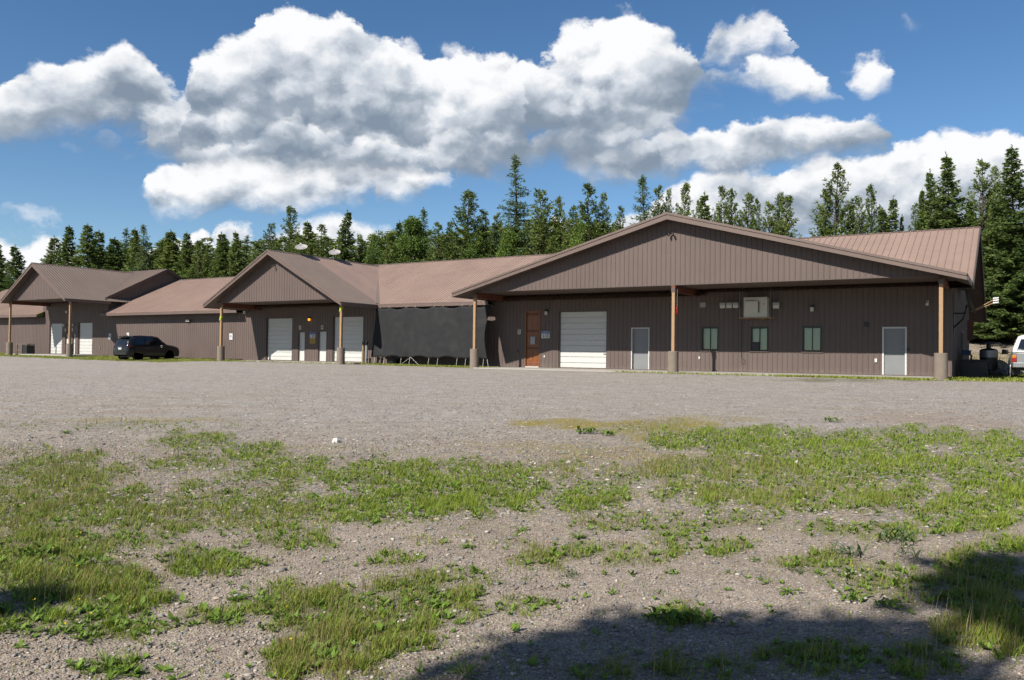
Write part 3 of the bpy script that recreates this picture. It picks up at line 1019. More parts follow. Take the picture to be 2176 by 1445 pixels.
def gable(xc, zr, m, hl, hr, zb, mat, yback, seam=None):
    """porch roof with its ridge along y: two slopes, gable wall, rake boards, soffit"""
    xl, xr = xc - hl, xc + hr
    L = math.hypot(1, m)
    # gable wall in the post line
    gb = MB()
    top = zr - 0.10
    hx = (top - zb) / m
    gb.prism([(xc - hx, YP + 0.02, zb), (xc + hx, YP + 0.02, zb), (xc, YP + 0.02, top)], (0, 0.08, 0))
    gb.box((xc - hx, YP - 0.024, zb - 0.012), (xc + hx, YP + 0.02, zb + 0.02))
    gw = gb.build('gable_wall', M['siding_dark'], bld)
    ribbed(gw, 'siding_panel', (0, YP, 0), (1, 0, 0), (0, 0, 1), (0, -1, 0), xc - hx, xc + hx, flat(zb + 0.02), lambda x: max(zb + 0.02, top - m * abs(x - xc)), M['siding'], brk=(xc,))
    # roof slopes
    for sg, half in ((1, hr), (-1, hl)):
        n = V3(sg * m, 0, 1) / L
        t = V3(-sg, 0, m) / L                                         # up the slope
        ex = xc + sg * half
        ez = zr - m * half
        r = MB()
        r.quad((ex, YF, ez - 0.03), (xc, YF, zr - 0.03), (xc, yback, zr - 0.03), (ex, yback, ez - 0.03))
        rs = r.build('roof_slope', M['soffit'], bld)
        if sg > 0:
            ribbed(rs, 'roof_panel', (ex + 0.03, 0, ez - 0.012), (0, 1, 0), t, n, YF - 0.03, seam or yback, flat(0), flat(half * L + 0.03), M[mat])
            if seam:
                ribbed(rs, 'roof_panel', (ex + 0.03, 0, ez - 0.012), (0, 1, 0), t, n, seam, yback, flat(0), flat(half * L + 0.03), M['roof'], rib=0.012)
        else:
            ribbed(rs, 'roof_panel', (ex - 0.03, 0, ez - 0.012), (0, 1, 0), t, n, YF - 0.03, yback, flat(0), flat(half * L + 0.03), M[mat], joined=True)
        # rake board on the front edge: a two-step profile
        p0, p1 = V3(ex, YF, ez), V3(xc, YF, zr)
        fb = MB()
        dn = V3(0, 0, 1)
        fb.prism([p0 + dn * -0.01, p1 + dn * -0.01, p1 - dn * 0.29, p0 - dn * 0.23], (0, 0.05, 0))
        fb.prism([p0 + V3(0, -0.03, 0.028), p1 + V3(0, -0.03, 0.034), p1 + V3(0, -0.03, -0.07), p0 + V3(0, -0.03, -0.07)], (0, 0.028, 0))
        fb.build('rake_board', M['fascia'], bld)
        s = MB()
        s.quad((ex, YF + 0.05, ez - 0.2), (xc, YF + 0.05, zr - 0.2), (xc, YP, zr - 0.2), (ex, YP, ez - 0.2))
        s.build('rake_soffit', M['soffit'], bld)
        MB().box((min(ex, ex + sg * 0.04), YF + 0.05, ez - 0.23), (max(ex, ex + sg * 0.04), min(yback, 38.2), ez - 0.02)).build('fascia_board', M['fascia'], bld)
        MB().quad((ex, YP, ez - 0.2), (ex, 38.3, ez - 0.2), (xc + sg * (hx - 0.1), 38.3, max(zb, ez - 0.2)), (xc + sg * (hx - 0.1), YP, max(zb, ez - 0.2))).build('eave_soffit', M['soffit'], bld)
    MB().box((xc - hx + 0.02, YP + 0.105, zb), (xc + hx - 0.02, YW - 0.025, zb + 0.02)).build('porch_ceiling', M['soffit'], bld)
    c = MB()
    for sg in (1, -1):
        c.quad((xc, YF - 0.02, zr + 0.03), (xc, yback, zr + 0.03), (xc + sg * 0.15, yback, zr + 0.03 - 0.15 * m), (xc + sg * 0.15, YF - 0.02, zr + 0.03 - 0.15 * m))
    c.build('ridge_cap', M['fascia'], bld)


gable(-13.36, 7.15, 0.274, 11.86, 11.78, 3.94, 'roof_dark', 44.9)
gable(-39.35, 6.98, 0.54, 6.05, 6.22, 3.84, 'roof_dark', 45.2, seam=37.9)
gable(-66.55, 7.50, 0.615, 4.70, 4.80, 4.62, 'roof_dark', 43.8)
# valley flashings
vf = MB()
vf.beam((-33.2, 37.72, 3.71), (-39.75, 44.95, 7.10), 0.34, 0.02)
vf.build('valley_flashing', M['roof_dark'], bld)
vf = MB()
vf.beam((-61.95, 37.7, 4.66), (-66.3, 43.45, 7.6), 0.24, 0.02)
vf.build('valley_flashing', M['fascia'], bld)


def post(x, zg, ztop, beam=True, rz=0.0):
    p = MB().box((x - 0.07, YP - 0.07, zg + 0.95), (x + 0.07, YP + 0.07, ztop - 0.14)).build('porch_post', M['timber'], bld, bevel=0.006)
    MB().lathe([(0.245, zg - 0.35), (0.243, zg + 0.03), (0.236, zg + 0.5), (0.24, zg + 0.95), (0.228, zg + 0.965)], (x, YP, 0), seg=28).build('concrete_pier', M['concrete'], p, smooth=False)
    MB().box((x - 0.09, YP - 0.085, ztop - 0.32), (x + 0.09, YP - 0.0701, ztop - 0.14)).box((x - 0.09, YP + 0.0701, ztop - 0.32), (x + 0.09, YP + 0.085, ztop - 0.14)).build('post_bracket', M['siding_dark'], p)
    if beam:
        MB().box((x - 0.075, YP + 0.115, ztop - 0.3), (x + 0.075, YW - 0.03, ztop - 0.02)).build('porch_beam', M['redwood'], bld)
    return p


post(-2.47, 0.0, 3.94)
pM = post(-13.22, -0.03, 3.94)
post(-24.14, 0.0, 3.94)
post(-33.64, 0.0, 3.84)
post(-44.3, 0.03, 3.84)
post(-62.0, 0.12, 4.62)
post(-70.85, 0.2, 4.62)
MB().box((-13.31, YP - 0.07, 3.66), (-13.13, YP + 0.11, 3.925)).build('beam_end', M['redwood'], pM)

# slabs under the porches
MB().box((-24.2, 34.85, -0.16), (-2.72, YW - 0.023, -0.004)).build('porch_slab', M['slab'], bld, bevel=0.01)
MB().box((-46.0, 36.2, -0.1), (-33.7, YW - 0.023, 0.064)).build('porch_slab', M['slab'], bld, bevel=0.01)
MB().box((-72.6, 35.6, 0.0), (-62.4, YW - 0.023, 0.214)).build('porch_slab', M['slab'], bld, bevel=0.01)


# ---- doors and windows
def garage_door(key, n=5, handle=True):
    a, b, l, t = OP[key]
    f = MB()
    yb = YW + 0.10
    f.box((a + 0.004, YW + 0.03, l), (a + 0.06, YW + 0.13, t - 0.004)).box((b - 0.06, YW + 0.03, l), (b - 0.004, YW + 0.13, t - 0.004)).box((a + 0.06, YW + 0.03, t - 0.06), (b - 0.06, YW + 0.13, t - 0.004))
    d = f.build('garage_door', M['siding_dark'], bld)
    h = (t - 0.065 - l - 0.01) / n
    g = 0.03
    for k in range(n):
        z0 = l + 0.01 + k * h
        mb = MB()
        x0, x1 = a + 0.062, b - 0.062
        for q0, q1, dy in ((0.03, 0.455, 0), (0.455, 0.51, g), (0.51, 0.97, 0), (0.97, 0.999, g), (0.001, 0.03, g)):
            zz0, zz1 = z0 + q0 * h, z0 + q1 * h
            mb.quad((x0, yb + dy, zz0), (x1, yb + dy, zz0), (x1, yb + dy, zz1), (x0, yb + dy, zz1))
        for q, d0, d1 in ((0.03, g, 0), (0.455, 0, g), (0.51, g, 0), (0.97, 0, g)):
            mb.quad((x0, yb + d0, z0 + q * h), (x1, yb + d0, z0 + q * h), (x1, yb + d1, z0 + q * h), (x0, yb + d1, z0 + q * h))
        mb.quad((x0, yb + 0.045, z0), (x1, yb + 0.045, z0), (x1, yb + 0.045, z0 + h), (x0, yb + 0.045, z0 + h))
        mb.build('door_section', M['white'], d)
    MB().box((a + 0.07, yb - 0.012, l), (b - 0.07, yb - 0.001, l + 0.05)).build('bottom_seal', M['ashwood'], d)
    if handle:
        MB().box((b - 0.24, yb - 0.05, l + 0.78), (b - 0.12, yb - 0.001, l + 0.81)).build('handle', M['steel'], d)


for k_ in ('garE', 'garC1', 'garC2', 'garA1', 'garA2'):
    garage_door(k_)


def knob(parent, x, y, z, mat='steel'):
    MB().lathe([(0.012, 0.0), (0.012, -0.04), (0.03, -0.045), (0.034, -0.065), (0.022, -0.08)], (x, y, z), axis='y', seg=12).build('handle', M[mat], parent)


def plain_door(key, mat, frame=0.06, framemat='siding_dark', deep=0.10, lever=False):
    a, b, l, t = OP[key]
    y = YW + deep
    d = MB().box((a + frame + 0.003, y, l + 0.02), (b - frame - 0.003, y + 0.045, t - frame - 0.003)).build('entry_door', M[mat], bld)
    f = MB()
    f.box((a + 0.003, YW - 0.012, l), (a + frame, y + 0.05, t - 0.003)).box((b - frame, YW - 0.012, l), (b - 0.003, y + 0.05, t - 0.003)).box((a + frame, YW - 0.012, t - frame), (b - frame, y + 0.05, t - 0.003))
    f.build('door_frame', M[framemat], d)
    MB().box((a + frame, YW - 0.01, l), (b - frame, y + 0.03, l + 0.018)).build('threshold', M['slab'], d)
    if lever:
        MB().lathe([(0.03, 0), (0.03, -0.02), (0.012, -0.024), (0.012, -0.06)], (b - frame - 0.07, y, l + 1.02), axis='y', seg=12).box((b - frame - 0.21, y - 0.075, l + 1.01), (b - frame - 0.06, y - 0.055, l + 1.035)).build('handle', M['steel'], d)
        MB().lathe([(0.028, 0), (0.028, -0.015), (0.02, -0.02)], (b - frame - 0.07, y, l + 1.25), axis='y', seg=12).build('deadbolt', M['steel'], d)
    else:
        knob(d, a + frame + 0.08, y, l + 0.98)
    return d


plain_door('greyA', 'greydoor', 0.055, 'white', 0.13, lever=True)
dB = plain_door('greyB', 'greydoor', 0.07, 'white', 0.06, lever=True)
plain_door('d3', 'white', 0.05, 'siding_dark', 0.10)
plain_door('d4', 'white', 0.05, 'siding_dark', 0.10)
plain_door('d1', 'white', 0.05, 'siding_dark', 0.10)
plain_door('d2', 'white', 0.05, 'siding_dark', 0.10)
a, b, l, t = OP['greyB']
MB().box((b + 0.004, YW - 0.06, l + 1.07), (b + 0.10, YW - 0.02, l + 1.17)).build('keypad', M['black'], bld)
# panelled wooden door
a, b, l, t = OP['wood']
y = YW + 0.06
wd = MB().box((a + 0.06, y, l + 0.06), (b - 0.06, y + 0.045, t - 0.06)).build('entry_door', M['wooddoor'], bld)
MB().box((a + 0.003, YW - 0.02, l), (a + 0.058, y + 0.05, t)).box((b - 0.058, YW - 0.02, l), (b - 0.003, y + 0.05, t)).box((a + 0.058, YW - 0.02, t - 0.058), (b - 0.058, y + 0.05, t - 0.001)).build('door_frame', M['wooddoor'], wd)
MB().box((a + 0.06, YW - 0.06, l), (b - 0.06, y + 0.03, l + 0.055)).build('threshold', M['white'], wd)
wdt, hgt = (b - a - 0.12), (t - l - 0.12)
rows = [(0.10, 0.30), (0.36, 0.62), (0.68, 0.93)]
for r0, r1 in rows:
    for c0, c1 in ((0.12, 0.46), (0.54, 0.88)):
        x0, x1, z0, z1 = a + .06 + c0 * wdt, a + .06 + c1 * wdt, l + .06 + r0 * hgt, l + .06 + r1 * hgt
        pm = MB()
        pm.box((x0, y - 0.012, z0), (x1, y - 0.001, z1))
        pm.build('door_panel', M['wooddoor'], wd, bevel=0.01)
for r in (0.045, 0.33, 0.65, 0.955):
    MB().box((a + .10, y - 0.006, l + .06 + (r - 0.018) * hgt), (b - .10, y - 0.0012, l + .06 + (r + 0.018) * hgt)).build('door_rail', M['redwood'], wd)
knob(wd, b - 0.13, y, l + 0.98)
pm_ = aty(1132.5, 724, YW)
MB().box((pm_.x - 0.15, y - 0.075, pm_.z - 0.2), (pm_.x + 0.15, y - 0.0125, pm_.z + 0.2)).box((pm_.x - 0.16, y - 0.085, pm_.z + 0.201), (pm_.x + 0.16, y - 0.0125, pm_.z + 0.225)).build('letter_box', M['steel'], wd)


def window(key, fan=False):
    a, b, l, t = OP[key]
    y = YW
    f = MB()
    e = 0.05
    f.box((a, y - 0.025, l), (a + e, y + 0.10, t)).box((b - e, y - 0.025, l), (b, y + 0.10, t)).box((a + e, y - 0.025, t - e), (b - e, y + 0.10, t)).box((a + e, y - 0.025, l), (b - e, y + 0.10, l + e))
    w = f.build('window', M['bronze'], bld)
    mid = (a + b) / 2
    for x0, x1, yy in ((a + e, mid + 0.02, y + 0.03), (mid - 0.02, b - e, y + 0.055)):
        s = MB()
        k = 0.035
        s.box((x0, yy, l + e), (x0 + k, yy + 0.022, t - e)).box((x1 - k, yy, l + e), (x1, yy + 0.022, t - e)).box((x0 + k, yy, t - e - k), (x1 - k, yy + 0.022, t - e)).box((x0 + k, yy, l + e), (x1 - k, yy + 0.022, l + e + k))
        s.build('sash', M['bronze'], w)
        MB().box((x0 + k, yy + 0.008, l + e + k), (x1 - k, yy + 0.012, t - e - k)).build('pane', M['glass'], w)
    bl = MB()
    n = 13
    hh = (t - l - 2 * e) / n
    for i in range(n):
        z = l + e + i * hh
        bl.quad((a + e, y + 0.115, z), (b - e, y + 0.115, z), (b - e, y + 0.145, z + hh * 0.97), (a + e, y + 0.145, z + hh * 0.97))
    bl.build('blind', M['blind'], w)
    MB().quad((a, y + 0.2, l), (b, y + 0.2, l), (b, y + 0.2, t), (a, y + 0.2, t)).build('room_shade', M['blind'], w)
    MB().box((a - 0.04, y - 0.05, l - 0.03), (b + 0.04, y - 0.026, l)).build('sill', M['fascia'], w)
    if fan:
        MB().box((a + e + 0.03, y - 0.02, l + e), (mid - 0.0, y + 0.028, l + e + 0.40)).build('fan_panel', M['black'], w)


window('w1')
window('w2', fan=True)
window('w3')


def outlet(px, py, w=0.075, h=0.12, mat='white'):
    p = aty(px, py, YW)
    o = MB().box((p.x - w / 2, YW - 0.05, p.z - h / 2), (p.x + w / 2, YW - 0.021, p.z + h / 2)).build('outlet_box', M[mat], bld, bevel=0.006)


outlet(1157.5, 757.5)
outlet(1486.5, 760.5)
outlet(1861.5, 766.0, 0.1, 0.16)
outlet(1841.5, 689.5, 0.2, 0.22, 'black')
outlet(1101.5, 746.5, 0.1, 0.1, 'black')
outlet(213, 740.0, 0.06, 0.2, 'greypipe')
outlet(1494, 648.0, 0.30, 0.24, 'dishgrey')
cb = MB()
pc = aty(1581, 766, YW)
cb.tube([(pc.x - 0.12, YW - 0.03, pc.z + 2.2), (pc.x - 0.12, YW - 0.03, pc.z + 0.1)] + [(pc.x + 0.1 * sin(i * 0.6) - 0.02, YW - 0.03, pc.z - 0.06 + 0.1 * cos(i * 0.6)) for i in range(10)], 0.008, 5)
cb.build('cable', M['black'], bld)


# ------------------------------------------------------------------ things fixed to the building
def text(s, size, loc, mat, parent, name='lettering', depth=0.0015, sx=1.0, align='CENTER'):
    c = bpy.data.curves.new(name, 'FONT')
    c.body = s
    c.size = size
    c.align_x, c.align_y = align, 'CENTER'
    c.extrude = depth
    c.resolution_u = 3
    c.materials.append(mat)
    tmp = bpy.data.objects.new(name, c)
    COL.objects.link(tmp)
    me = bpy.data.meshes.new_from_object(tmp.evaluated_get(bpy.context.evaluated_depsgraph_get()))
    bpy.data.objects.remove(tmp)
    o = bpy.data.objects.new(name, me)
    COL.objects.link(o)
    o.location = loc
    o.rotation_euler = (pi / 2, 0, 0)
    o.scale = (sx, 1, 1)
    o.parent = parent
    return o


def number_plate(px, py, ch, label, h=0.27, w=0.2):
    p = aty(px, py, YW)
    o = MB().box((p.x - w / 2, YW - 0.034, p.z - h / 2), (p.x + w / 2, YW - 0.023, p.z + h / 2)).build('number_plate', M['offwhite'], bevel=0.003)
    tag(o, label, 'number plate', 'unit number plates beside the doors')
    if ch:
        text(ch, h * 1.12, (p.x, YW - 0.0355, p.z + 0.005), M['ink'], o)
    return o


number_plate(1104, 705, '5', 'white plate with black numeral 5 left of the wooden door')
number_plate(638.3, 696, '3', 'white plate with black numeral 3 down left of the orange lamp')
number_plate(685.3, 695.5, '4', 'white plate with black numeral 4 up right of the orange lamp')
number_plate(139.5, 701, '', 'small pale plate over the left of the two farthest narrow doors', 0.24, 0.13)
number_plate(154.6, 700.5, '', 'small pale plate over the right of the two farthest narrow doors', 0.24, 0.13)


def sign(px, py, wpx, hpx, label, style, group='signs on the front wall'):
    p0, p1 = aty(px - wpx / 2, py - hpx / 2, YW), aty(px + wpx / 2, py + hpx / 2, YW)
    x0, x1, z1, z0 = p0.x, p1.x, p0.z, p1.z
    w, h = x1 - x0, z1 - z0
    o = MB().box((x0, YW - 0.034, z0), (x1, YW - 0.024, z1)).build('wall_sign', M['yellow' if style == 'yellow' else 'white'], bevel=0.003)
    tag(o, label, 'sign', group)
    y = YW - 0.0345
    if style == 'notice':
        MB().box((x0 + 0.015, y - 0.002, z0 + h * 0.66), (x1 - 0.015, y - 0.0002, z1 - 0.012)).build('header_band', M['blue'], o)
        text('NOTICE', h * 0.25, ((x0 + x1) / 2, y - 0.004, z0 + h * 0.815), M['white'], o, sx=0.85)
        b = MB()
        for i, (u0, u1) in enumerate(((0.45, 0.9), (0.5, 0.85), (0.42, 0.92), (0.5, 0.88))):
            zz = z0 + h * (0.55 - i * 0.14)
            b.box((x0 + w * u0, y - 0.001, zz), (x0 + w * u1, y - 0.0002, zz + h * 0.05))
        b.build('print_line', M['ink'], o)
        fg = MB()
        cx, cz = x0 + w * 0.27, z0 + h * 0.3
        fg.lathe([(h * 0.055, 0.0), (h * 0.055, -0.001)], (cx, y - 0.0002, cz + h * 0.16), axis='y', seg=10)
        fg.prism([(cx - h * .08, y - 0.0002, cz - h * .16), (cx + h * .08, y - 0.0002, cz - h * .16), (cx + h * .05, y - 0.0002, cz + h * .09), (cx - h * .05, y - 0.0002, cz + h * .09)], (0, -0.001, 0))
        fg.build('figure_print', M['ink'], o)
    elif style == 'blue':
        MB().box((x0 + 0.01, y - 0.002, z0 + h * 0.62), (x1 - 0.01, y - 0.0002, z1 - 0.01)).build('header_band', M['blue'], o)
        b = MB()
        for i in range(4):
            zz = z0 + h * (0.48 - i * 0.12)
            b.box((x0 + w * 0.35, y - 0.001, zz), (x0 + w * 0.9, y - 0.0002, zz + h * 0.05))
        b.build('print_line', M['ink'], o)
    elif style == 'yellow':
        b = MB()
        for i in range(5):
            zz = z0 + h * (0.78 - i * 0.16)
            b.box((x0 + w * 0.12, y - 0.001, zz), (x0 + w * 0.88, y - 0.0002, zz + h * 0.06))
        b.build('print_line', M['ink'], o)
    elif style == 'mark':
        fg = MB()
        cx, cz = (x0 + x1) / 2, (z0 + z1) / 2
        fg.lathe([(w * 0.16, 0.0), (w * 0.16, -0.001)], (cx, y - 0.0002, cz + h * 0.12), axis='y', seg=12)
        fg.box((cx - w * .13, y - 0.001, cz - h * .16), (cx + w * .13, y - 0.0002, cz + h * .07))
        fg.build('symbol_print', M['blue'], o)
    return o


sign(1160, 711.3, 17.5, 15, 'white sign with a blue NOTICE header right of the wooden door', 'notice')
sign(665, 712, 11.5, 12.5, 'blue and white sign above the yellow one between doors 3 and 4', 'blue')
sign(665, 724.5, 11.5, 11, 'yellow sign below the blue and white one between doors 3 and 4', 'yellow')
sign(491.5, 715.3, 6.5, 13.5, 'tall white sign beside the left post of the middle porch', 'mark')
sign(272.5, 713, 5, 12, 'white sign on the sunlit wall just above the dark parked car roof', 'mark')
sign(234.3, 715, 5, 12, 'pale sign in the porch shadow left of the dark parked car', 'mark')


def wall_lamp(px, py, label, lit=False, y=YW, s=1.0):
    p = aty(px, py, y)
    o = MB().lathe([(0.07 * s, 0), (0.07 * s, -0.02), (0.03 * s, -0.03), (0.03 * s, -0.09)], (0, 0, 0.08 * s), axis='y', seg=12).prism([(-0.09 * s, -0.03, 0.02 * s), (0.09 * s, -0.03, 0.02 * s), (0.06 * s, -0.03, 0.14 * s), (-0.06 * s, -0.03, 0.14 * s)], (0, -0.16 * s, 0)).build('wall_lamp', M['black'])
    o.location = (p.x, y - 0.022, p.z)
    tag(o, label, 'wall lamp', 'lamps on the front wall')
    MB().prism([(-0.075 * s, -0.04, 0.018 * s), (0.075 * s, -0.04, 0.018 * s), (0.06 * s, -0.04, -0.16 * s), (-0.06 * s, -0.04, -0.16 * s)], (0, -0.13 * s, 0)).build('lamp_glass', M['glow'] if lit else M['offwhite'], o)
    return o


wall_lamp(1163.3, 663, 'black lantern lamp on the wall between wooden door and garage door')
wall_lamp(1727, 654.5, 'black lantern lamp high above the third window')
wall_lamp(659.5, 677.5, 'lit orange lamp on the wall between the plates 3 and 4', True, s=0.8)


def flood(px, py, n, label, y=YW, s=1.0, mat='dishgrey', tilt=0.5, rz=0.0):
    p = aty(px, py, y)
    o = MB().box((-0.07 * s, -0.045, -0.05 * s), (0.07 * s, -0.0, 0.09 * s)).build('flood_light', M[mat])
    o.location = (p.x, y - 0.023, p.z)
    o.rotation_euler = (0, 0, rz)
    tag(o, label, 'flood light', 'flood lights and cameras on the walls')
    for i in range(n):
        cx = (i - (n - 1) / 2) * 0.26 * s
        h = MB()
        h.box((cx - 0.115 * s, -0.20 * s, -0.12 * s), (cx + 0.115 * s, -0.10 * s, 0.10 * s))
        h.beam((cx, -0.04, 0.0), (cx, -0.12 * s, 0.0), 0.03, 0.03)
        hd = h.build('lamp_head', M[mat], o, bevel=0.008)
        hd.rotation_euler = (tilt * 0.4, 0, 0)
        MB().box((cx - 0.10 * s, -0.204 * s, -0.115 * s), (cx + 0.10 * s, -0.2005 * s, 0.0)).build('lamp_glass', M['offwhite'], hd)
    return o


flood(1552.5, 647, 3, 'triple flood light on the wall left of the white cabinet', s=1.2)
flood(1652, 647, 1, 'single flood light on the wall right of the white cabinet', s=1.3)
flood(402, 680, 2, 'twin flood light high on the long wall above the parked car', s=0.8)
flood(523, 662.5, 1, 'small white flood light under the eave at the left porch post', s=0.9, mat='offwhite')
flood(138.5, 690.5, 1, 'small pale flood light over the left of the farthest narrow doors', s=0.8, mat='offwhite')
flood(158.5, 689.5, 1, 'small pale flood light beside the far post above a narrow door', s=0.8)
flood(145, 662, 1, 'small pale light high behind the far porch post', s=0.9, mat='offwhite')


def camera_dome(px, py, label, y=YW, heads=1, s=1.0, mat='offwhite'):
    p = aty(px, py, y)
    o = MB().lathe([(0.05 * s, 0), (0.05 * s, -0.04 * s), (0.02 * s, -0.05 * s), (0.02 * s, -0.12 * s)], (0, 0, 0), axis='y', seg=14).build('security_camera', M[mat])
    o.location = (p.x, y - 0.02, p.z)
    tag(o, label, 'security camera', 'flood lights and cameras on the walls')
    for i in range(heads):
        sx = (i * 2 - (heads - 1)) * 0.5
        b = MB().tube([(sx * 0.05, -0.10 * s, 0), (sx * 0.22 * s, -0.16 * s, -0.07 * s), (sx * 0.30 * s, -0.28 * s, -0.15 * s)], [0.025 * s, 0.055 * s, 0.065 * s], 12)
        b.build('camera_body', M[mat], o, smooth=True)
    return o


camera_dome(1971.5, 640.5, 'small white camera on the wall beside the right porch post', heads=1)
camera_dome(1429, 496, 'twin headed lamp under the peak of the large right gable', y=YP, heads=2, s=0.75, mat='black')
camera_dome(585.5, 563, 'small dark camera under the peak of the middle gable', y=YP, heads=1, s=0.9, mat='black')

# box-shaped outdoor unit hung on rods
p0, p1 = aty(1579, 632, YW - 0.5), aty(1632, 675, YW - 0.5)
ac = thing('air_conditioner', 'ivory outdoor unit hung under the porch ceiling above the second window', 'air conditioner', ((p0.x + p1.x) / 2, YW - 0.32, p1.z))
W, H_ = (p1.x - p0.x) / 2 * 0.94, p0.z - p1.z
MB().box((-W, -0.22, 0.02), (W, 0.22, H_)).build('casing', M['offwhite'], ac, bevel=0.02)
fp = MB().box((-W * 0.80, -0.34, H_ * 0.24), (W * 0.28, -0.2215, H_ * 0.80)).build('air_shield', M['offwhite'], ac, bevel=0.012)
gl = MB()
for i in range(8):
    z = H_ * (0.27 + 0.065 * i)
    gl.box((W * 0.285, -0.30, z), (W * 0.36, -0.224, z + 0.018))
gl.build('side_grille', M['black'], ac)
MB().box((W * 0.76, -0.228, H_ * 0.30), (W * 0.90, -0.2215, H_ * 0.46)).build('data_sticker', M['white'], ac)
MB().box((W * 0.66, -0.2275, H_ * 0.64), (W * 0.80, -0.2215, H_ * 0.67)).build('badge', M['ink'], ac)
for i in range(4):
    MB().tube([((-0.8 + 0.2 * i) * W, -0.30, H_ * 0.815), ((-0.72 + 0.2 * i) * W, -0.30, H_ * 0.835)], 0.012, 6).build('clip', M['black'], ac)
rk = MB()
for yy in (-0.25, 0.25):
    rk.beam((-W - 0.2, yy, 0.0), (W + 0.2, yy, 0.0), 0.05, 0.04)
for xx in (-0.6 * W, 0.6 * W):
    rk.beam((xx, -0.27, -0.0395), (xx, 0.27, -0.0395), 0.05, 0.035)
rk.build('support_rack', M['timber'], ac)
rd = MB()
zt = 3.93 - p1.z
for xx in (-W - 0.17, W + 0.17):
    for yy in (-0.25, 0.25):
        rd.tube([(xx, yy, -0.03), (xx, yy, zt)], 0.008, 6)
rd.build('hanger_rod', M['steel'], ac)

# ornament by the middle post
pz = aty(1437, 662, YP)
orn = MB().lathe([(0.01, 0.30), (0.045, 0.24), (0.05, 0.1), (0.03, 0.04), (0.05, -0.02), (0.03, -0.12), (0.008, -0.2)], (0, 0, 0), seg=10).build('hanging_ornament', M['red'], smooth=True)
orn.location = (pz.x + 0.02, YP + 0.05, pz.z)
orn.scale = (0.7, 0.7, 0.85)
tag(orn, 'small red ornament hanging on a cord beside the middle post', 'ornament')
MB().tube([(0, 0, 0.28), (0, 0, 1.2)], 0.005, 5).build('cord', M['offwhite'], orn)

# ribbons on two posts
for x, px, py, lb in ((-44.3, 467.5, 674, 'lime ribbon tied round the left post of the middle porch'), (-33.64, 721, 654.5, 'lime ribbon tied round the right post of the middle porch')):
    p = aty(px, py, YP)
    o = MB().box((-0.078, -0.078, -0.04), (0.078, 0.078, 0.05)).beam((-0.03, -0.085, 0.0), (-0.06, -0.10, -0.22), 0.07, 0.008, (0, 1, 0)).beam((0.02, -0.085, 0.0), (0.03, -0.10, -0.16), 0.06, 0.008, (0, 1, 0)).build('ribbon', M['neon'])
    o.location = (x, YP, p.z)
    tag(o, lb, 'ribbon', 'ribbons on the middle porch posts')


# dish aerials
def dish(label, base, aim, r=0.38, mat='dishgrey', foot=None, group=None, arm_len=1.0):
    d = thing('satellite_dish', label, 'satellite dish', base, 0, group)
    n = Vector(aim).normalized()
    q = n.to_track_quat('Z', 'Y')
    def bowl(o, dz):
        k = len(o.v)
        rings, seg = 6, 26
        o.v.append(tuple(q @ Vector((0, 0, dz))))
        for i in range(1, rings + 1):
            rr = r * i / rings
            for j in range(seg):
                a = 2 * pi * j / seg
                o.v.append(tuple(q @ Vector((rr * cos(a), rr * sin(a) * 1.08, dz + 0.22 * rr * rr / r))))
        for j in range(seg):
            o.f.append((k, k + 1 + j, k + 1 + (j + 1) % seg))
        for i in range(rings - 1):
            for j in range(seg):
                a0, a1 = k + 1 + i * seg + j, k + 1 + i * seg + (j + 1) % seg
                o.f.append((a0, a0 + seg, a1 + seg, a1))
    c = Vector((0, 0, 0.42)) if foot is None else Vector(foot)
    bw = MB()
    bowl(bw, 0)
    bowl(bw, -0.012)
    b = bw.build('reflector', M[mat], d, smooth=True)
    b.location = c
    m = MB()
    m.tube([(0, 0, 0), tuple(c * 0.75), tuple(c - n * 0.05)], 0.025, 8)
    m.box((-0.09, -0.09, -0.02), (0.09, 0.09, 0.02))
    m.build('mast', M['black'], d)
    side_ = n.cross(Vector((0, 0, 1))).normalized()
    dn = side_.cross(n).normalized()
    lo = c - n.cross(side_).normalized() * 0.0 - Vector((0, 0, 1)) * r * 0.0
    edge = c + (q @ Vector((0, -r * 1.0, 0.2 * r)))
    if edge.z > c.z:
        edge = c + (q @ Vector((0, r * 1.0, 0.2 * r)))
    tip = c + n * r * 1.15 * arm_len - Vector((0, 0, 1)) * r * 0.35
    MB().tube([tuple(edge), tuple(tip)], 0.018 * max(1, r / 0.5), 6).build('feed_arm', M['steel'], d)
    MB().tube([tuple(tip), tuple(tip + (c - tip).normalized() * 0.14)], [0.055 * max(1, r / 0.5), 0.04 * max(1, r / 0.5)], 10).build('receiver', M['offwhite'], d)
    return d


for px, py, lb in ((640, 541, 'left grey dish aerial on the ridge of the middle gable'), (711, 551.5, 'right grey dish aerial on the ridge of the middle gable')):
    p = atx(px, py, -39.3)
    dish(lb, (p.x, p.y, 7.0), (0.30, -0.42, 0.85), 0.40, foot=(0, 0, 0.40), group='dish aerials on the middle ridge')
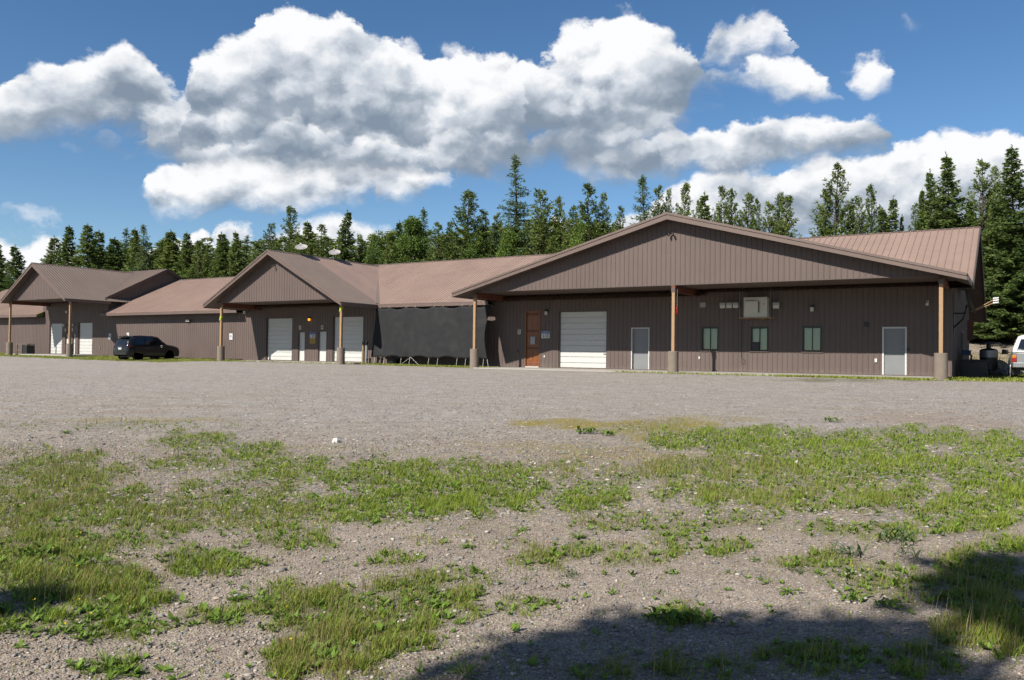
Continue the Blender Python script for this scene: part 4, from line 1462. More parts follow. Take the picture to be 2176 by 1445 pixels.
# large dish on the right end wall
bd = thing('satellite_dish', 'large grey dish on an arm at the right end wall', 'satellite dish', (-2.3, 39.6, 2.35))
dish_c = Vector((0.55, -0.2, 0.80))
m_ = MB()
m_.tube([(0, 0, -0.25), (0.35, -0.1, 0.1), (0.5, -0.2, 0.7)], 0.04, 8).tube([(0, 0, 0.35), (0.48, -0.18, 0.35)], 0.025, 8).box((-0.02, -0.12, -0.5), (0.02, 0.12, 0.4))
m_.build('mast', M['black'], bd)
n_ = Vector((0.93, 0.12, 0.33)).normalized()
q_ = n_.to_track_quat('Z', 'Y')
bw = MB()
for dz in (0.0, -0.015):
    k = len(bw.v)
    bw.v.append(tuple(dish_c + q_ @ Vector((0, 0, dz))))
    for i in range(1, 7):
        rr = 0.55 * i / 6
        for j in range(28):
            a = 2 * pi * j / 28
            bw.v.append(tuple(dish_c + q_ @ Vector((rr * cos(a), rr * sin(a), dz + 0.2 * rr * rr / 0.62))))
    for j in range(28):
        bw.f.append((k, k + 1 + j, k + 1 + (j + 1) % 28))
    for i in range(5):
        for j in range(28):
            a0, a1 = k + 1 + i * 28 + j, k + 1 + i * 28 + (j + 1) % 28
            bw.f.append((a0, a0 + 28, a1 + 28, a1))
bw.build('reflector', M['greypipe'], bd, smooth=True)
tipb = Vector((1.50, 0.0, 0.78))
for oz in (0.0, 0.14):
    MB().tube([tuple(dish_c + Vector((0.1, 0.0, -0.40))), tuple(tipb + Vector((0, 0.0, oz)))], 0.02, 6).build('feed_arm', M['timber'], bd)
rc = MB()
for oz in (-0.02, 0.08, 0.17):
    rc.tube([tuple(tipb + Vector((-0.06, 0, oz))), tuple(tipb + Vector((0.15, 0.02, oz + 0.03)))], 0.04, 10)
rc.build('receiver', M['white'], bd)


# ---- black shade screen between eave and stakes
def shade_screen():
    y0, y1 = 37.55, 37.15
    x0, x1 = -33.15, -24.72
    s = thing('shade_screen', 'large black shade net stretched between roof eave and ground stakes', 'shade screen', (0, 0, 0))
    nx, nz = 120, 26
    top_pts = [x0 + 0.30, x0 + 1.05, x0 + 2.35, x0 + 3.0, x0 + 4.4, x0 + 5.05, x0 + 6.4, x0 + 7.0, x0 + 8.2]
    top_pts = [x0 - 0.1] + top_pts + [x1]
    V, Fq = [], []
    for i in range(nx + 1):
        u = i / nx
        x = x0 + (x1 - x0) * u
        k = max(j for j in range(len(top_pts)) if top_pts[j] <= x + 1e-6)
        k = min(k, len(top_pts) - 2)
        f = (x - top_pts[k]) / (top_pts[k + 1] - top_pts[k])
        span = (top_pts[k + 1] - top_pts[k])
        sag = 0.13 * span * (4 * f * (1 - f))
        zt, zb = 3.43 - sag * 0.75, 0.40 + sag * 0.7
        for j in range(nz + 1):
            w = j / nz
            edge = 0.0
            if u > 0.88:
                edge = -0.28 * sin(pi * w) * ((u - 0.88) / 0.12) ** 1.5
            V.append((x + edge, y0 + (y1 - y0) * (1 - w) + 0.05 * sin(x * 2.1 + w * 2) * sin(pi * w) + 0.02 * sin(x * 7) * (1 - sin(pi * w)), zb + (zt - zb) * w))
    for i in range(nx):
        for j in range(nz):
            a = i * (nz + 1) + j
            Fq.append((a, a + nz + 1, a + nz + 2, a + 1))
    me = bpy.data.meshes.new('net')
    me.from_pydata(V, [], Fq)
    me.materials.append(M['screen'])
    me.polygons.foreach_set('use_smooth', [True] * len(me.polygons))
    o = link_mesh('net', me, s)
    so = o.modifiers.new('thickness', 'SOLIDIFY')
    so.thickness = 0.006
    for x in top_pts[1:]:
        MB().tube([(x, y0, 3.42), (x + 0.01, 37.63, 3.50)], 0.009, 5).build('eave_tie', M['offwhite'], s)
    for i, x in enumerate(top_pts[1:]):
        MB().tube([(x, y1, 0.42), (x + 0.02 + (0.15 if i == len(top_pts) - 2 else 0), y1 - 0.12, -0.02)], 0.010, 5).build('ground_tie', M['offwhite'], s)
    for dx in (0.05, 1.5):
        MB().tube([(top_pts[3] + 0.7, y1, 0.46), (top_pts[3] + dx, y1 - 0.15, -0.02)], 0.009, 5).build('ground_tie', M['offwhite'], s)


shade_screen()

# well pipes, block and tub at the left end of the screen
for x, mat, lb, yy in ((-33.92, 'rustpipe', 'rust streaked tan standpipe right of the middle porch', 37.3), (-33.60, 'greypipe', 'grey standpipe with a dark elbow beside the black screen', 37.25)):
    o = thing('standpipe', lb, 'standpipe', (x, yy, 0), 0, 'two standpipes by the black screen')
    MB().tube([(0, 0, -0.15), (0, 0, 1.15)], 0.085, 14).build('pipe', M[mat], o, smooth=False)
    MB().tube([(0, 0, 1.14), (0, 0, 1.26), (0.06, -0.04, 1.34), (0.17, -0.08, 1.34)], [0.10, 0.10, 0.09, 0.06], 12).build('elbow', M['black'], o)
blk = MB()
for x0, x1, z0, z1 in ((-0.1, 0.1, 0, 0.04), (-0.1, 0.1, 0.17, 0.22), (-0.1, 0.1, 0.36, 0.40), (-0.1, -0.055, 0.04, 0.17), (0.055, 0.1, 0.04, 0.17), (-0.1, -0.055, 0.22, 0.36), (0.055, 0.1, 0.22, 0.36)):
    blk.box((x0, -0.1, z0), (x1, 0.1, z1))
cbk = blk.build('concrete_block', M['concrete'])
cbk.location = (-33.1, 36.9, -0.02)
tag(cbk, 'hollow concrete block on end beside the grey standpipe', 'concrete block')
tub = MB().lathe([(0.30, 0), (0.36, 0.30), (0.40, 0.31), (0.40, 0.35), (0.34, 0.35), (0.29, 0.05)], (0, 0, 0), seg=24).build('tub', M['black'], smooth=False)
tub.location = (-31.9, 37.75, -0.02)
tag(tub, 'black tub under the lower edge of the shade net', 'tub')

# work table by the far porch
tb = thing('work_table', 'small weathered table with a dark box beneath by the far porch', 'table', (-72.0, 36.9, 0.2))
MB().box((-0.95, -0.35, 0.80), (0.95, 0.35, 0.86)).build('table_top', M['ashwood'], tb)
for sx in (-0.75, 0.05):
    for sy in (-0.28, 0.28):
        MB().beam((sx, sy, 0), (sx + 0.04, sy, 0.80), 0.07, 0.07, (0, 1, 0)).build('leg', M['ashwood'], tb)
MB().box((0.25, -0.33, 0.0), (0.93, 0.33, 0.74)).build('storage_box', M['black'], tb)
MB().box((-0.72, -0.3, 0.3), (0.05, -0.26, 0.36)).build('rung', M['ashwood'], tb)


# ------------------------------------------------------------------ right end of the building
box_ = thing('equipment_box', 'low black equipment box on the grass at the right end wall', 'equipment box', (aty(2071, 797, 41.0).x, 41.2, -0.07))
MB().box((-0.52, -0.45, 0), (0.48, 0.45, 0.74)).build('body', M['black'], box_, bevel=0.02)
MB().box((-0.55, -0.48, 0.745), (0.51, 0.48, 0.80)).build('lid', M['black'], box_, bevel=0.01)
st_ = thing('barrel_stove', 'dark barrel stove with a metal band standing on the grass', 'barrel stove', tuple(aty(2101, 792, 43.0)))
st_.location.z = -0.02
MB().lathe([(0.30, 0.25), (0.36, 0.28), (0.36, 1.18), (0.30, 1.24), (0.12, 1.28)], (0, 0, 0), seg=26).build('barrel', M['black'], st_, smooth=False)
MB().lathe([(0.363, 0.85), (0.37, 0.86), (0.37, 1.17), (0.363, 1.18)], (0, 0, 0), seg=26).build('metal_band', M['steel'], st_)
MB().lathe([(0.10, 1.27), (0.10, 1.48), (0.46, 1.48), (0.44, 1.54), (0.1, 1.56)], (0, 0, 0), seg=20).build('flue_cap', M['black'], st_)
for k in range(3):
    a = 2 * pi * k / 3
    MB().beam((0.24 * cos(a), 0.24 * sin(a), 0), (0.24 * cos(a), 0.24 * sin(a), 0.3), 0.05, 0.05, (0, 1, 0)).build('leg', M['black'], st_)
tubb = MB().box((-0.18, -0.3, 0), (0.18, 0.3, 0.16)).box((-0.21, -0.33, 0.161), (0.21, 0.33, 0.20)).build('storage_tub', M['blueplastic'], bevel=0.01)
tubb.location = (-2.0, 43.4, 0.96)
tag(tubb, 'small blue tub on a stand beside the right end wall', 'tub')
stnd = thing('stand', 'thin wooden stand under the blue tub at the right end wall', 'stand', (-2.0, 43.4, -0.07))
for sx in (-0.2, 0.2):
    for sy in (-0.3, 0.3):
        MB().beam((sx, sy, 0), (sx, sy, 1.0), 0.06, 0.06, (0, 1, 0)).build('leg', M['ashwood'], stnd)
MB().box((-0.24, -0.34, 1.001), (0.24, 0.34, 1.028)).build('shelf', M['ashwood'], stnd)
pn = aty(2062, 702, 44.0)
brd = MB().box((-0.13, -0.02, 0), (0.13, 0.02, 0.95)).build('hanging_board', M['redwood'])
brd.location = (pn.x, 44.0, pn.z - 0.47)
tag(brd, 'red brown board on the shaded right end wall', 'board')


def boulder(name, loc, r, label, seed):
    rg = random.Random(seed)
    import bmesh
    bm = bmesh.new()
    bmesh.ops.create_icosphere(bm, subdivisions=3, radius=1)
    for v in bm.verts:
        n = v.co.normalized()
        v.co = Vector((n.x * r * 1.15, n.y * r, n.z * r * 0.75)) * (1 + 0.13 * sin(n.x * 4 + seed) + 0.1 * sin(n.y * 5 + n.z * 4) + rg.uniform(-0.03, 0.03))
    me = bpy.data.meshes.new(name)
    bm.to_mesh(me)
    bm.free()
    me.materials.append(M['stone'])
    o = link_mesh(name, me)
    o.location = loc
    return tag(o, label, 'boulder')


pb = aty(2117, 783, 46.5)
boulder('boulder', (pb.x, 46.5, 0.12), 0.34, 'pale boulder on the grass beside the barrel stove', 3)


# ------------------------------------------------------------------ vehicles
def wheel(parent, x, y, r, w, side, rimmat='steel', spokes=6):
    wh = MB().lathe([(r * 0.62, -w / 2), (r * 0.93, -w / 2), (r, -w * 0.36), (r, w * 0.36), (r * 0.93, w / 2), (r * 0.62, w / 2)], (0, 0, 0), axis='x', seg=28).build('wheel', M['rubber'], parent)
    wh.location = (x, y, r)
    d = side * w / 2
    rm = MB().lathe([(r * 0.63, 0), (r * 0.60, side * 0.02), (r * 0.55, -side * 0.03)], (d, 0, 0), axis='x', seg=28)
    rm.build('rim', M[rimmat], wh)
    for k in range(spokes):
        a = 2 * pi * k / spokes
        MB().beam((d + side * 0.012, 0.05 * cos(a), 0.05 * sin(a)), (d + side * 0.012, r * 0.58 * cos(a), r * 0.58 * sin(a)), 0.05, 0.02, (1, 0, 0)).build('spoke', M[rimmat], wh)
    return wh


def loft(sections, close=True):
    """sections: list of lists of points (same count) -> MB"""
    mb = MB()
    n = len(sections[0])
    for s in sections:
        mb.v += [tuple(p) for p in s]
    for i in range(len(sections) - 1):
        for j in range(n - 1):
            a = i * n + j
            mb.f.append((a, a + 1, a + n + 1, a + n))
    if close:
        mb.f.append(tuple(reversed(range(n))))
        k = (len(sections) - 1) * n
        mb.f.append(tuple(range(k, k + n)))
    return mb


def car_body(st, parent, mat, arches, zarch):
    """st: stations (y, zbottom, zbelt, zroof, half width, half width at roof); y = 0 is the tail"""
    secs = []
    for y, zb, zl, zr, w, wr in st:
        tum = max(zr - zl, 0.02)
        half = [(w * 0.90, zb), (w * 0.985, zb + 0.09), (w, zb + (zl - zb) * 0.45), (w * 0.992, zb + (zl - zb) * 0.8), (w * 0.955, zl),
                (w * 0.955 + (wr - w * 0.955) * 0.55, zl + tum * 0.55), (wr + 0.03, zl + tum * 0.88), (wr - 0.07, zr), (wr * 0.45, zr + 0.018)]
        ring = [(x, y, z) for x, z in half] + [(0, y, zr + 0.024)] + [(-x, y, z) for x, z in reversed(half)]
        secs.append(ring)
    mb = loft(secs)
    b = mb.build('body', M[mat], parent, smooth=True)
    return b


def interp_station(st, y):
    ys = [s[0] for s in st]
    return [np.interp(y, ys, [s[k] for s in st]) for k in range(1, 6)]


def side_glass(st, parent, poly, side, off=0.012, name='window', mat='darkglass'):
    """poly: (y, fraction from belt to roof) corners on the flank of the cabin"""
    pts = []
    for y, f in poly:
        zb, zl, zr, w, wr = interp_station(st, y)
        tum = max(zr - zl, 0.02)
        fs = [0, 0.55, 0.88]
        xs = [w * 0.955, w * 0.955 + (wr - w * 0.955) * 0.55, wr + 0.03]
        pts.append((side * (np.interp(f, fs, xs) + off), y, zl + tum * f))
    mb = MB()
    n = len(pts)
    h = n // 2
    bot, top = pts[:h], list(reversed(pts[h:]))
    for i in range(h - 1):
        mids0 = [Vector(bot[i]).lerp(Vector(top[i]), 0.5), Vector(bot[i + 1]).lerp(Vector(top[i + 1]), 0.5)]
        for q in mids0:
            q.x += side * 0.012
        mb.quad(bot[i], bot[i + 1], mids0[1], mids0[0])
        mb.quad(mids0[0], mids0[1], top[i + 1], top[i])
    mb.build(name, M[mat], parent)


def build_suv():
    pr = aty(254, 765.5, 33.4)
    v = thing('suv', 'dark grey suv parked nose to the long wall on the grass strip', 'car', (pr.x, 33.4, float(gfun(pr.x, 34.0)) - 0.02), rad(0.0))
    v.scale = (0.93, 0.86, 0.98)
    st = [(0.00, 0.55, 0.84, 0.88, 0.72, 0.62), (0.05, 0.38, 1.06, 1.10, 0.88, 0.72), (0.12, 0.35, 1.13, 1.18, 0.92, 0.74), (0.20, 0.33, 1.17, 1.40, 0.94, 0.72), (0.40, 0.32, 1.18, 1.64, 0.955, 0.68),
          (0.75, 0.31, 1.16, 1.745, 0.96, 0.67), (1.6, 0.30, 1.14, 1.80, 0.965, 0.67), (2.5, 0.30, 1.12, 1.79, 0.965, 0.66), (2.95, 0.30, 1.11, 1.72, 0.965, 0.65), (3.40, 0.30, 1.11, 1.42, 0.96, 0.68),
          (3.68, 0.31, 1.12, 1.20, 0.955, 0.74), (4.2, 0.32, 1.09, 1.14, 0.95, 0.76), (4.6, 0.34, 1.00, 1.05, 0.93, 0.74), (4.80, 0.36, 0.86, 0.90, 0.87, 0.68), (4.88, 0.46, 0.70, 0.72, 0.76, 0.56)]
    b = car_body(st, v, 'carpaint', None, None)
    for sd in (-1, 1):
        side_glass(st, v, [(0.62, 0.12), (1.05, 0.06), (1.55, 0.05), (1.55, 0.86), (1.05, 0.84), (0.80, 0.74)], sd)
        side_glass(st, v, [(1.62, 0.05), (2.35, 0.05), (2.35, 0.86), (1.62, 0.86)], sd)
        side_glass(st, v, [(2.43, 0.05), (2.9, 0.06), (3.30, 0.08), (3.14, 0.62), (2.85, 0.84), (2.43, 0.86)], sd)
        for yw in (0.98, 3.80):
            wheel(v, sd * 0.80, yw, 0.385, 0.25, sd, 'black', 5)
            MB().lathe([(0.47, 0), (0.47, sd * 0.012), (0.40, sd * 0.014), (0.40, 0)], (sd * 0.955, yw, 0.40), axis='x', seg=28).build('wheel_arch', M['black'], v)
        tl = MB()
        tl.prism([(sd * 0.60, 0.10, 0.97), (sd * 0.86, 0.10, 1.00), (sd * 0.90, 0.10, 1.09), (sd * 0.60, 0.10, 1.06)], (0, -0.055, 0))
        tl.prism([(sd * 0.93, 0.15, 0.98), (sd * 0.955, 0.48, 1.03), (sd * 0.955, 0.48, 1.06), (sd * 0.93, 0.15, 1.09)], (sd * 0.012, 0, 0))
        tl.build('tail_light', M['red'], v)
        MB().prism([(sd * 0.62, 0.04, 0.46), (sd * 0.84, 0.06, 0.46), (sd * 0.84, 0.06, 0.52), (sd * 0.62, 0.04, 0.50)], (0, -0.05, 0)).build('reflector_lamp', M['red'], v)
        mr = MB().lathe([(0.03, 0), (0.10, 0.03), (0.115, 0.10), (0.10, 0.17), (0.04, 0.20)], (sd * 1.0, 3.02, 1.06), axis='x', seg=14) if sd > 0 else MB().lathe([(0.03, 0), (0.10, -0.03), (0.115, -0.10), (0.10, -0.17), (0.04, -0.20)], (-1.0, 3.02, 1.06), axis='x', seg=14)
        mm = mr.build('mirror', M['carpaint'], v, smooth=True)
        if sd > 0:
            MB().lathe([(0.02, -0.012), (0.085, -0.008), (0.085, -0.002)], (1.10, 2.935, 1.06), axis='y', seg=14).build('mirror_glass', M['white'], mm)
        for yy in (1.42, 2.30):
            MB().box((sd * 0.958 - 0.015, yy - 0.10, 0.93), (sd * 0.958 + 0.015, yy + 0.08, 0.96)).build('door_handle', M['black'], v)
        MB().beam((sd * 0.62, 0.7, 1.765), (sd * 0.62, 2.5, 1.775), 0.035, 0.03).build('roof_rail', M['black'], v)
    g = MB()
    g.quad((-0.62, 0.155, 1.14), (0.62, 0.155, 1.14), (0.56, 0.33, 1.56), (-0.56, 0.33, 1.56))
    g.quad((-0.62, 0.175, 1.14), (0.62, 0.175, 1.14), (0.56, 0.35, 1.56), (-0.56, 0.35, 1.56))
    g.build('rear_window', M['darkglass'], v)
    MB().prism([(-0.62, 0.15, 1.665), (0.62, 0.15, 1.665), (0.60, 0.50, 1.715), (-0.60, 0.50, 1.715)], (0, 0, 0.03)).build('spoiler', M['carpaint'], v)
    MB().prism([(-0.84, 0.06, 0.42), (0.84, 0.06, 0.42), (0.86, 0.06, 0.66), (-0.86, 0.06, 0.66)], (0, -0.085, 0)).build('rear_bumper', M['carpaint'], v, bevel=0.02)
    lp = MB().box((-0.19, -0.006, 0.80), (0.19, 0.045, 0.93)).build('licence_plate', M['white'], v)
    MB().box((-0.30, -0.012, 0.955), (0.30, 0.05, 0.985)).build('trim_strip', M['steel'], v)
    MB().prism([(-0.60, 3.46, 1.34), (0.60, 3.46, 1.34), (0.55, 3.02, 1.62), (-0.55, 3.02, 1.62)], (0, 0.02, 0.02)).build('windscreen', M['darkglass'], v)
    MB().beam((0, 0.62, 1.74), (0, 0.55, 1.83), 0.03, 0.06).build('roof_aerial', M['black'], v)
    MB().box((-0.7, 0.5, 0.25), (0.7, 4.4, 0.34)).build('underbody', M['black'], v)


build_suv()


def build_pickup():
    # tail towards the lot; only its left rear corner stands inside the frame
    pc_ = aty(2149.5, 801, 41.0)
    v = thing('pickup_truck', 'silver pickup with a white bed cap seen from behind at the right edge', 'pickup truck', (pc_.x + 0.93, 41.0, -0.075), rad(1.5))
    W = 0.93
    # bed and cab
    bd_ = MB()
    bd_.prism([(-W, 0.06, 0.62), (-W + 0.05, 0.02, 1.12), (W - 0.05, 0.02, 1.12), (W, 0.06, 0.62)], (0, 2.0, 0))
    for sd in (-1, 1):
        a = [(sd * W, 0.04, 0.50), (sd * (W + 0.03), 0.20, 0.62), (sd * (W + 0.03), 0.20, 0.95), (sd * (W - 0.02), 0.04, 1.13)]
        bd_.prism(a, (0, 1.95, 0))
    bd_.build('bed', M['truckpaint'], v)
    cab = [(2.06, 0.45, 1.10, 1.60, W, 0.68), (2.35, 0.42, 1.10, 1.80, W, 0.68), (3.2, 0.42, 1.10, 1.83, W, 0.68), (3.6, 0.42, 1.10, 1.72, W, 0.66), (4.05, 0.44, 1.09, 1.22, W, 0.74), (4.9, 0.46, 1.06, 1.10, W, 0.76), (5.35, 0.5, 0.96, 1.0, W * .94, 0.7), (5.45, 0.55, 0.8, 0.84, W * .85, 0.6)]
    car_body(cab, v, 'truckpaint', None, None)
    for sd in (-1, 1):
        side_glass(cab, v, [(2.3, 0.08), (3.75, 0.08), (3.55, 0.8), (2.4, 0.84)], sd)
    tg = MB().box((-0.74, -0.012, 0.64), (0.74, 0.018, 1.10)).build('tailgate', M['truckpaint'], v, bevel=0.012)
    MB().box((-0.10, -0.03, 0.96), (0.10, -0.0125, 1.03)).build('handle', M['black'], tg)
    # cap
    cp = MB()
    cp.prism([(-W + 0.03, 0.06, 1.135), (-W + 0.05, 0.10, 1.30), (-0.66, 0.30, 1.84), (-0.5, 0.36, 1.90), (0.5, 0.36, 1.90), (0.66, 0.30, 1.84), (W - 0.05, 0.10, 1.30), (W - 0.03, 0.06, 1.135)], (0, 1.75, 0))
    cap = cp.build('bed_cap', M['capwhite'], v, bevel=0.02)
    MB().prism([(-0.74, 0.115, 1.21), (-0.575, 0.265, 1.70), (0.575, 0.265, 1.70), (0.74, 0.115, 1.21)], (0, -0.03, 0.012)).build('rear_window', M['darkglass'], cap)
    MB().box((-0.70, 0.08, 1.165), (0.70, 0.11, 1.19)).build('window_hinge', M['black'], cap)
    # bumper, lamps, mirrors
    MB().prism([(-0.92, -0.02, 0.48), (-0.88, -0.16, 0.50), (0.88, -0.16, 0.50), (0.92, -0.02, 0.48)], (0, 0, 0.20)).build('rear_bumper', M['steel'], v, bevel=0.015)
    MB().box((-0.15, -0.168, 0.54), (0.15, -0.161, 0.66)).build('licence_plate', M['white'], v)
    for sd in (-1, 1):
        x0, x1 = sorted((sd * 0.755, sd * 0.915))
        tl = MB().box((x0, -0.025, 0.72), (x1, 0.045, 0.90)).build('tail_light', M['red'], v, bevel=0.01)
        MB().box((x0, -0.027, 0.902), (x1, 0.043, 1.01)).build('turn_signal', M['amber'], tl, bevel=0.01)
        mi = MB().beam((sd * (W - 0.02), 3.55, 1.16), (sd * (W + 0.14), 3.53, 1.19), 0.05, 0.05).build('mirror', M['black'], v)
        MB().box((sd * (W + 0.19) - 0.13, 3.45, 1.08), (sd * (W + 0.19) + 0.13, 3.56, 1.30)).build('mirror_shell', M['black'], mi, bevel=0.03)
        for yw in (1.12, 4.55):
            wheel(v, sd * (W - 0.11), yw, 0.385, 0.26, sd, 'steel', 6)
            MB().lathe([(0.50, 0), (0.50, sd * 0.02), (0.41, sd * 0.022), (0.41, 0)], (sd * (W + 0.012), yw, 0.42), axis='x', seg=28).build('wheel_arch', M['truckpaint'], v)
        MB().box((sd * 0.74 - 0.14, 0.55, 0.18), (sd * 0.74 + 0.14, 0.58, 0.5)).build('mud_flap', M['black'], v)
    MB().box((-0.75, 0.2, 0.36), (0.75, 5.0, 0.50)).build('underbody', M['black'], v)
    MB().tube([(0.45, -0.02, 0.40), (0.45, 1.0, 0.40)], 0.04, 8).build('exhaust_pipe', M['steel'], v)


build_pickup()


# ------------------------------------------------------------------ trees
def diamonds(base, tip_dir, length, width, side):
    """many leaf-like quads: arrays base (n,3), direction (n,3), length (n), width (n), side (n,3)"""
    tip = base + tip_dir * length[:, None]
    mid = base + tip_dir * (length * 0.45)[:, None]
    a = mid + side * (width / 2)[:, None]
    b = mid - side * (width / 2)[:, None]
    V = np.stack([base, a, tip, b], 1).reshape(-1, 3)
    n = len(base)
    F = np.arange(4 * n).reshape(n, 4)
    return V, F


def unit(a):
    return a / np.maximum(np.linalg.norm(a, axis=-1, keepdims=True), 1e-9)


def tree_meshes(kind_, seed, H=14.0):
    rg = np.random.default_rng(seed)
    base, dirs, ln, wd = [], [], [], []
    tr = MB()
    lean = rg.uniform(-0.25, 0.25, 2)

    def axis(z):
        k = z / H
        return np.array([lean[0] * k * k * 1.2 + 0.06 * sin(z * 0.9 + seed), lean[1] * k * k * 1.2 + 0.06 * cos(z * 0.7 + seed), z])
    zs = np.linspace(-0.4, H, 12)
    r0 = 0.17 if kind_ != 'bush' else 0.12
    tr.tube([axis(z) for z in zs], [r0 * (1 - 0.94 * max(z, 0) / H) for z in zs], 8)
    P = {'pine': (0.08, 0.33, 2.55, 0.95, 6), 'fir': (0.04, 0.23, 3.0, 1.0, 7), 'larch': (0.10, 0.28, 2.1, 0.95, 6), 'spruce': (0.05, 0.25, 2.2, 0.98, 7)}
    if kind_ in P:
        z0f, step, L0, pw, nb = P[kind_]
        z = z0f * H
        while z < H - 0.1:
            rel = (z - z0f * H) / (H * (1 - z0f))
            for k in range(max(3, int(round(nb * (1 - 0.35 * rel))) + rg.integers(-1, 2))):
                if kind_ in ('pine', 'larch') and rg.random() < 0.16:
                    continue
                az = rg.uniform(0, 2 * pi)
                L = L0 * (1 - rel) ** pw * rg.uniform(0.55, 1.2) + 0.16
                if kind_ == 'pine':
                    L *= 0.8 + 0.4 * abs(sin(z * 1.3 + az * 1.5))
                    if rel < 0.18:
                        L *= 0.75
                up0 = {'pine': 0.15 + 0.75 * rel, 'fir': 0.05 + 0.55 * rel, 'larch': 0.0 + 0.5 * rel, 'spruce': -0.15 + 0.6 * rel}[kind_]
                out = np.array([cos(az), sin(az), 0.0])
                n = max(3, int(L / {'pine': 0.15, 'fir': 0.125, 'larch': 0.12, 'spruce': 0.12}[kind_]))
                t = (np.arange(n) + rg.uniform(0.2, 0.8)) / n
                bend = {'pine': 0.28, 'fir': -0.22, 'larch': -0.28, 'spruce': -0.2}[kind_]
                tipup = {'pine': 0.25, 'fir': 0.2, 'larch': 0.3, 'spruce': 0.18}[kind_]
                zz = L * (up0 * t + bend * t * t + tipup * t ** 4)
                pts = axis(z) + out * (L * t)[:, None] + np.array([0, 0, 1.0]) * zz[:, None]
                pts += rg.normal(0, 0.03, pts.shape)
                if L > 0.5:
                    e = [axis(z)] + [pts[int(n * q)] for q in (0.45, 0.95)]
                    tr.tube(e, [0.022 + 0.012 * L, 0.016, 0.005], 3, cap=False)
                side = np.array([-sin(az), cos(az), 0.0])
                if kind_ == 'pine':
                    keep = t > 0.30
                    pp = np.repeat(pts[keep], 12, 0) + rg.normal(0, 0.05, (12 * keep.sum(), 3))
                    d = out * 0.55 + np.array([0, 0, 0.42]) + rg.normal(0, 0.6, pp.shape)
                    base.append(pp); dirs.append(unit(d)); ln.append(rg.uniform(0.20, 0.40, len(pp)) * (1 - 0.45 * rel)); wd.append(rg.uniform(0.055, 0.10, len(pp)))
                elif kind_ in ('fir', 'spruce'):
                    keep = t > 0.10
                    q = pts[keep]
                    tt = t[keep]
                    for s in (1, -1, 1, -1):
                        d = out * 0.75 + side * s * 0.9 + np.array([0, 0, -0.12]) + rg.normal(0, 0.24, q.shape)
                        base.append(q); dirs.append(unit(d)); ln.append((0.52 - 0.26 * tt) * (0.6 + 0.4 * min(1, L)) * rg.uniform(0.7, 1.25, len(q))); wd.append(rg.uniform(0.08, 0.14, len(q)))
                    d = out + np.array([0, 0, 0.25]) + rg.normal(0, 0.35, q.shape)
                    base.append(q); dirs.append(unit(d)); ln.append(rg.uniform(0.16, 0.30, len(q))); wd.append(rg.uniform(0.07, 0.13, len(q)))
                else:
                    pp = np.repeat(pts, 6, 0)
                    d = rg.normal(0, 0.6, pp.shape) + out * 0.25 + np.array([0, 0, -0.15])
                    base.append(pp); dirs.append(unit(d)); ln.append(rg.uniform(0.14, 0.28, len(pp))); wd.append(rg.uniform(0.035, 0.06, len(pp)))
            z += step * rg.uniform(0.7, 1.3) * (1 - 0.35 * rel)
        # leader
        q = np.stack([axis(zz) for zz in np.linspace(H * 0.93, H * 1.01, 14)])
        base.append(np.repeat(q, 3, 0)); d = rg.normal(0, 0.4, (42, 3)) + np.array([0, 0, 0.8])
        dirs.append(unit(d)); ln.append(rg.uniform(0.15, 0.3, 42)); wd.append(rg.uniform(0.04, 0.07, 42))
    else:
        for c in range(46):
            rel = rg.uniform(0.1, 0.98)
            az = rg.uniform(0, 2 * pi)
            rr = 2.0 * sin(pi * min(0.98, rel * 0.85 + 0.12)) * rg.uniform(0.5, 1.0)
            cpt = axis(rel * H) + np.array([cos(az) * rr, sin(az) * rr, 0])
            tr.tube([axis(max(0.2, rel * H - rr * 0.8)), cpt], [0.05, 0.01], 4, cap=False)
            n = 260
            off = unit(rg.normal(0, 1, (n, 3))) * (rg.uniform(0.2, 1, (n, 1)) ** 0.5) * np.array([0.75, 0.75, 0.85]) * H * 0.075
            base.append(cpt + off); dirs.append(unit(off + rg.normal(0, 0.4, (n, 3)))); ln.append(rg.uniform(0.14, 0.28, n)); wd.append(rg.uniform(0.08, 0.15, n))
    base, dirs, ln, wd = map(np.concatenate, (base, dirs, ln, wd))
    side = unit(np.cross(dirs, rg.normal(0, 1, dirs.shape)))
    V, F = diamonds(base, dirs, ln, wd, side)
    mat = {'pine': M['pine'], 'fir': M['fir'], 'larch': M['larch'], 'spruce': M['fir'], 'bush': M['bush']}[kind_]
    return tr.mesh('trunk', M['bark']), fast_mesh('crown', V, F, mat)


PROTO = {}
for kd, cnt in (('pine', 4), ('fir', 3), ('larch', 2), ('spruce', 3), ('bush', 2)):
    PROTO[kd] = [tree_meshes(kd, 100 + 17 * i + len(kd)) for i in range(cnt)]
TREE_RNG = random.Random(5)
NTREE = {}


def plant_tree(x, y, ztop, kd, label, wf=1.0, group='conifers behind the building', cat='tree', name=None):
    zg = float(gfun(x, y))
    i = NTREE[kd] = NTREE.get(kd, -1) + 1
    tk, cr = PROTO[kd][i % len(PROTO[kd])]
    h = (ztop - zg) / 14.0
    t = thing(name or {'pine': 'pine_tree', 'fir': 'fir_tree', 'larch': 'larch_tree', 'spruce': 'spruce_tree', 'bush': 'leafy_tree'}[kd], label, cat, (x, y, zg), TREE_RNG.uniform(0, 6.28), group)
    t.scale = (h * wf, h * wf, h)
    link_mesh('trunk', tk, t)
    link_mesh('crown', cr, t)
    return t


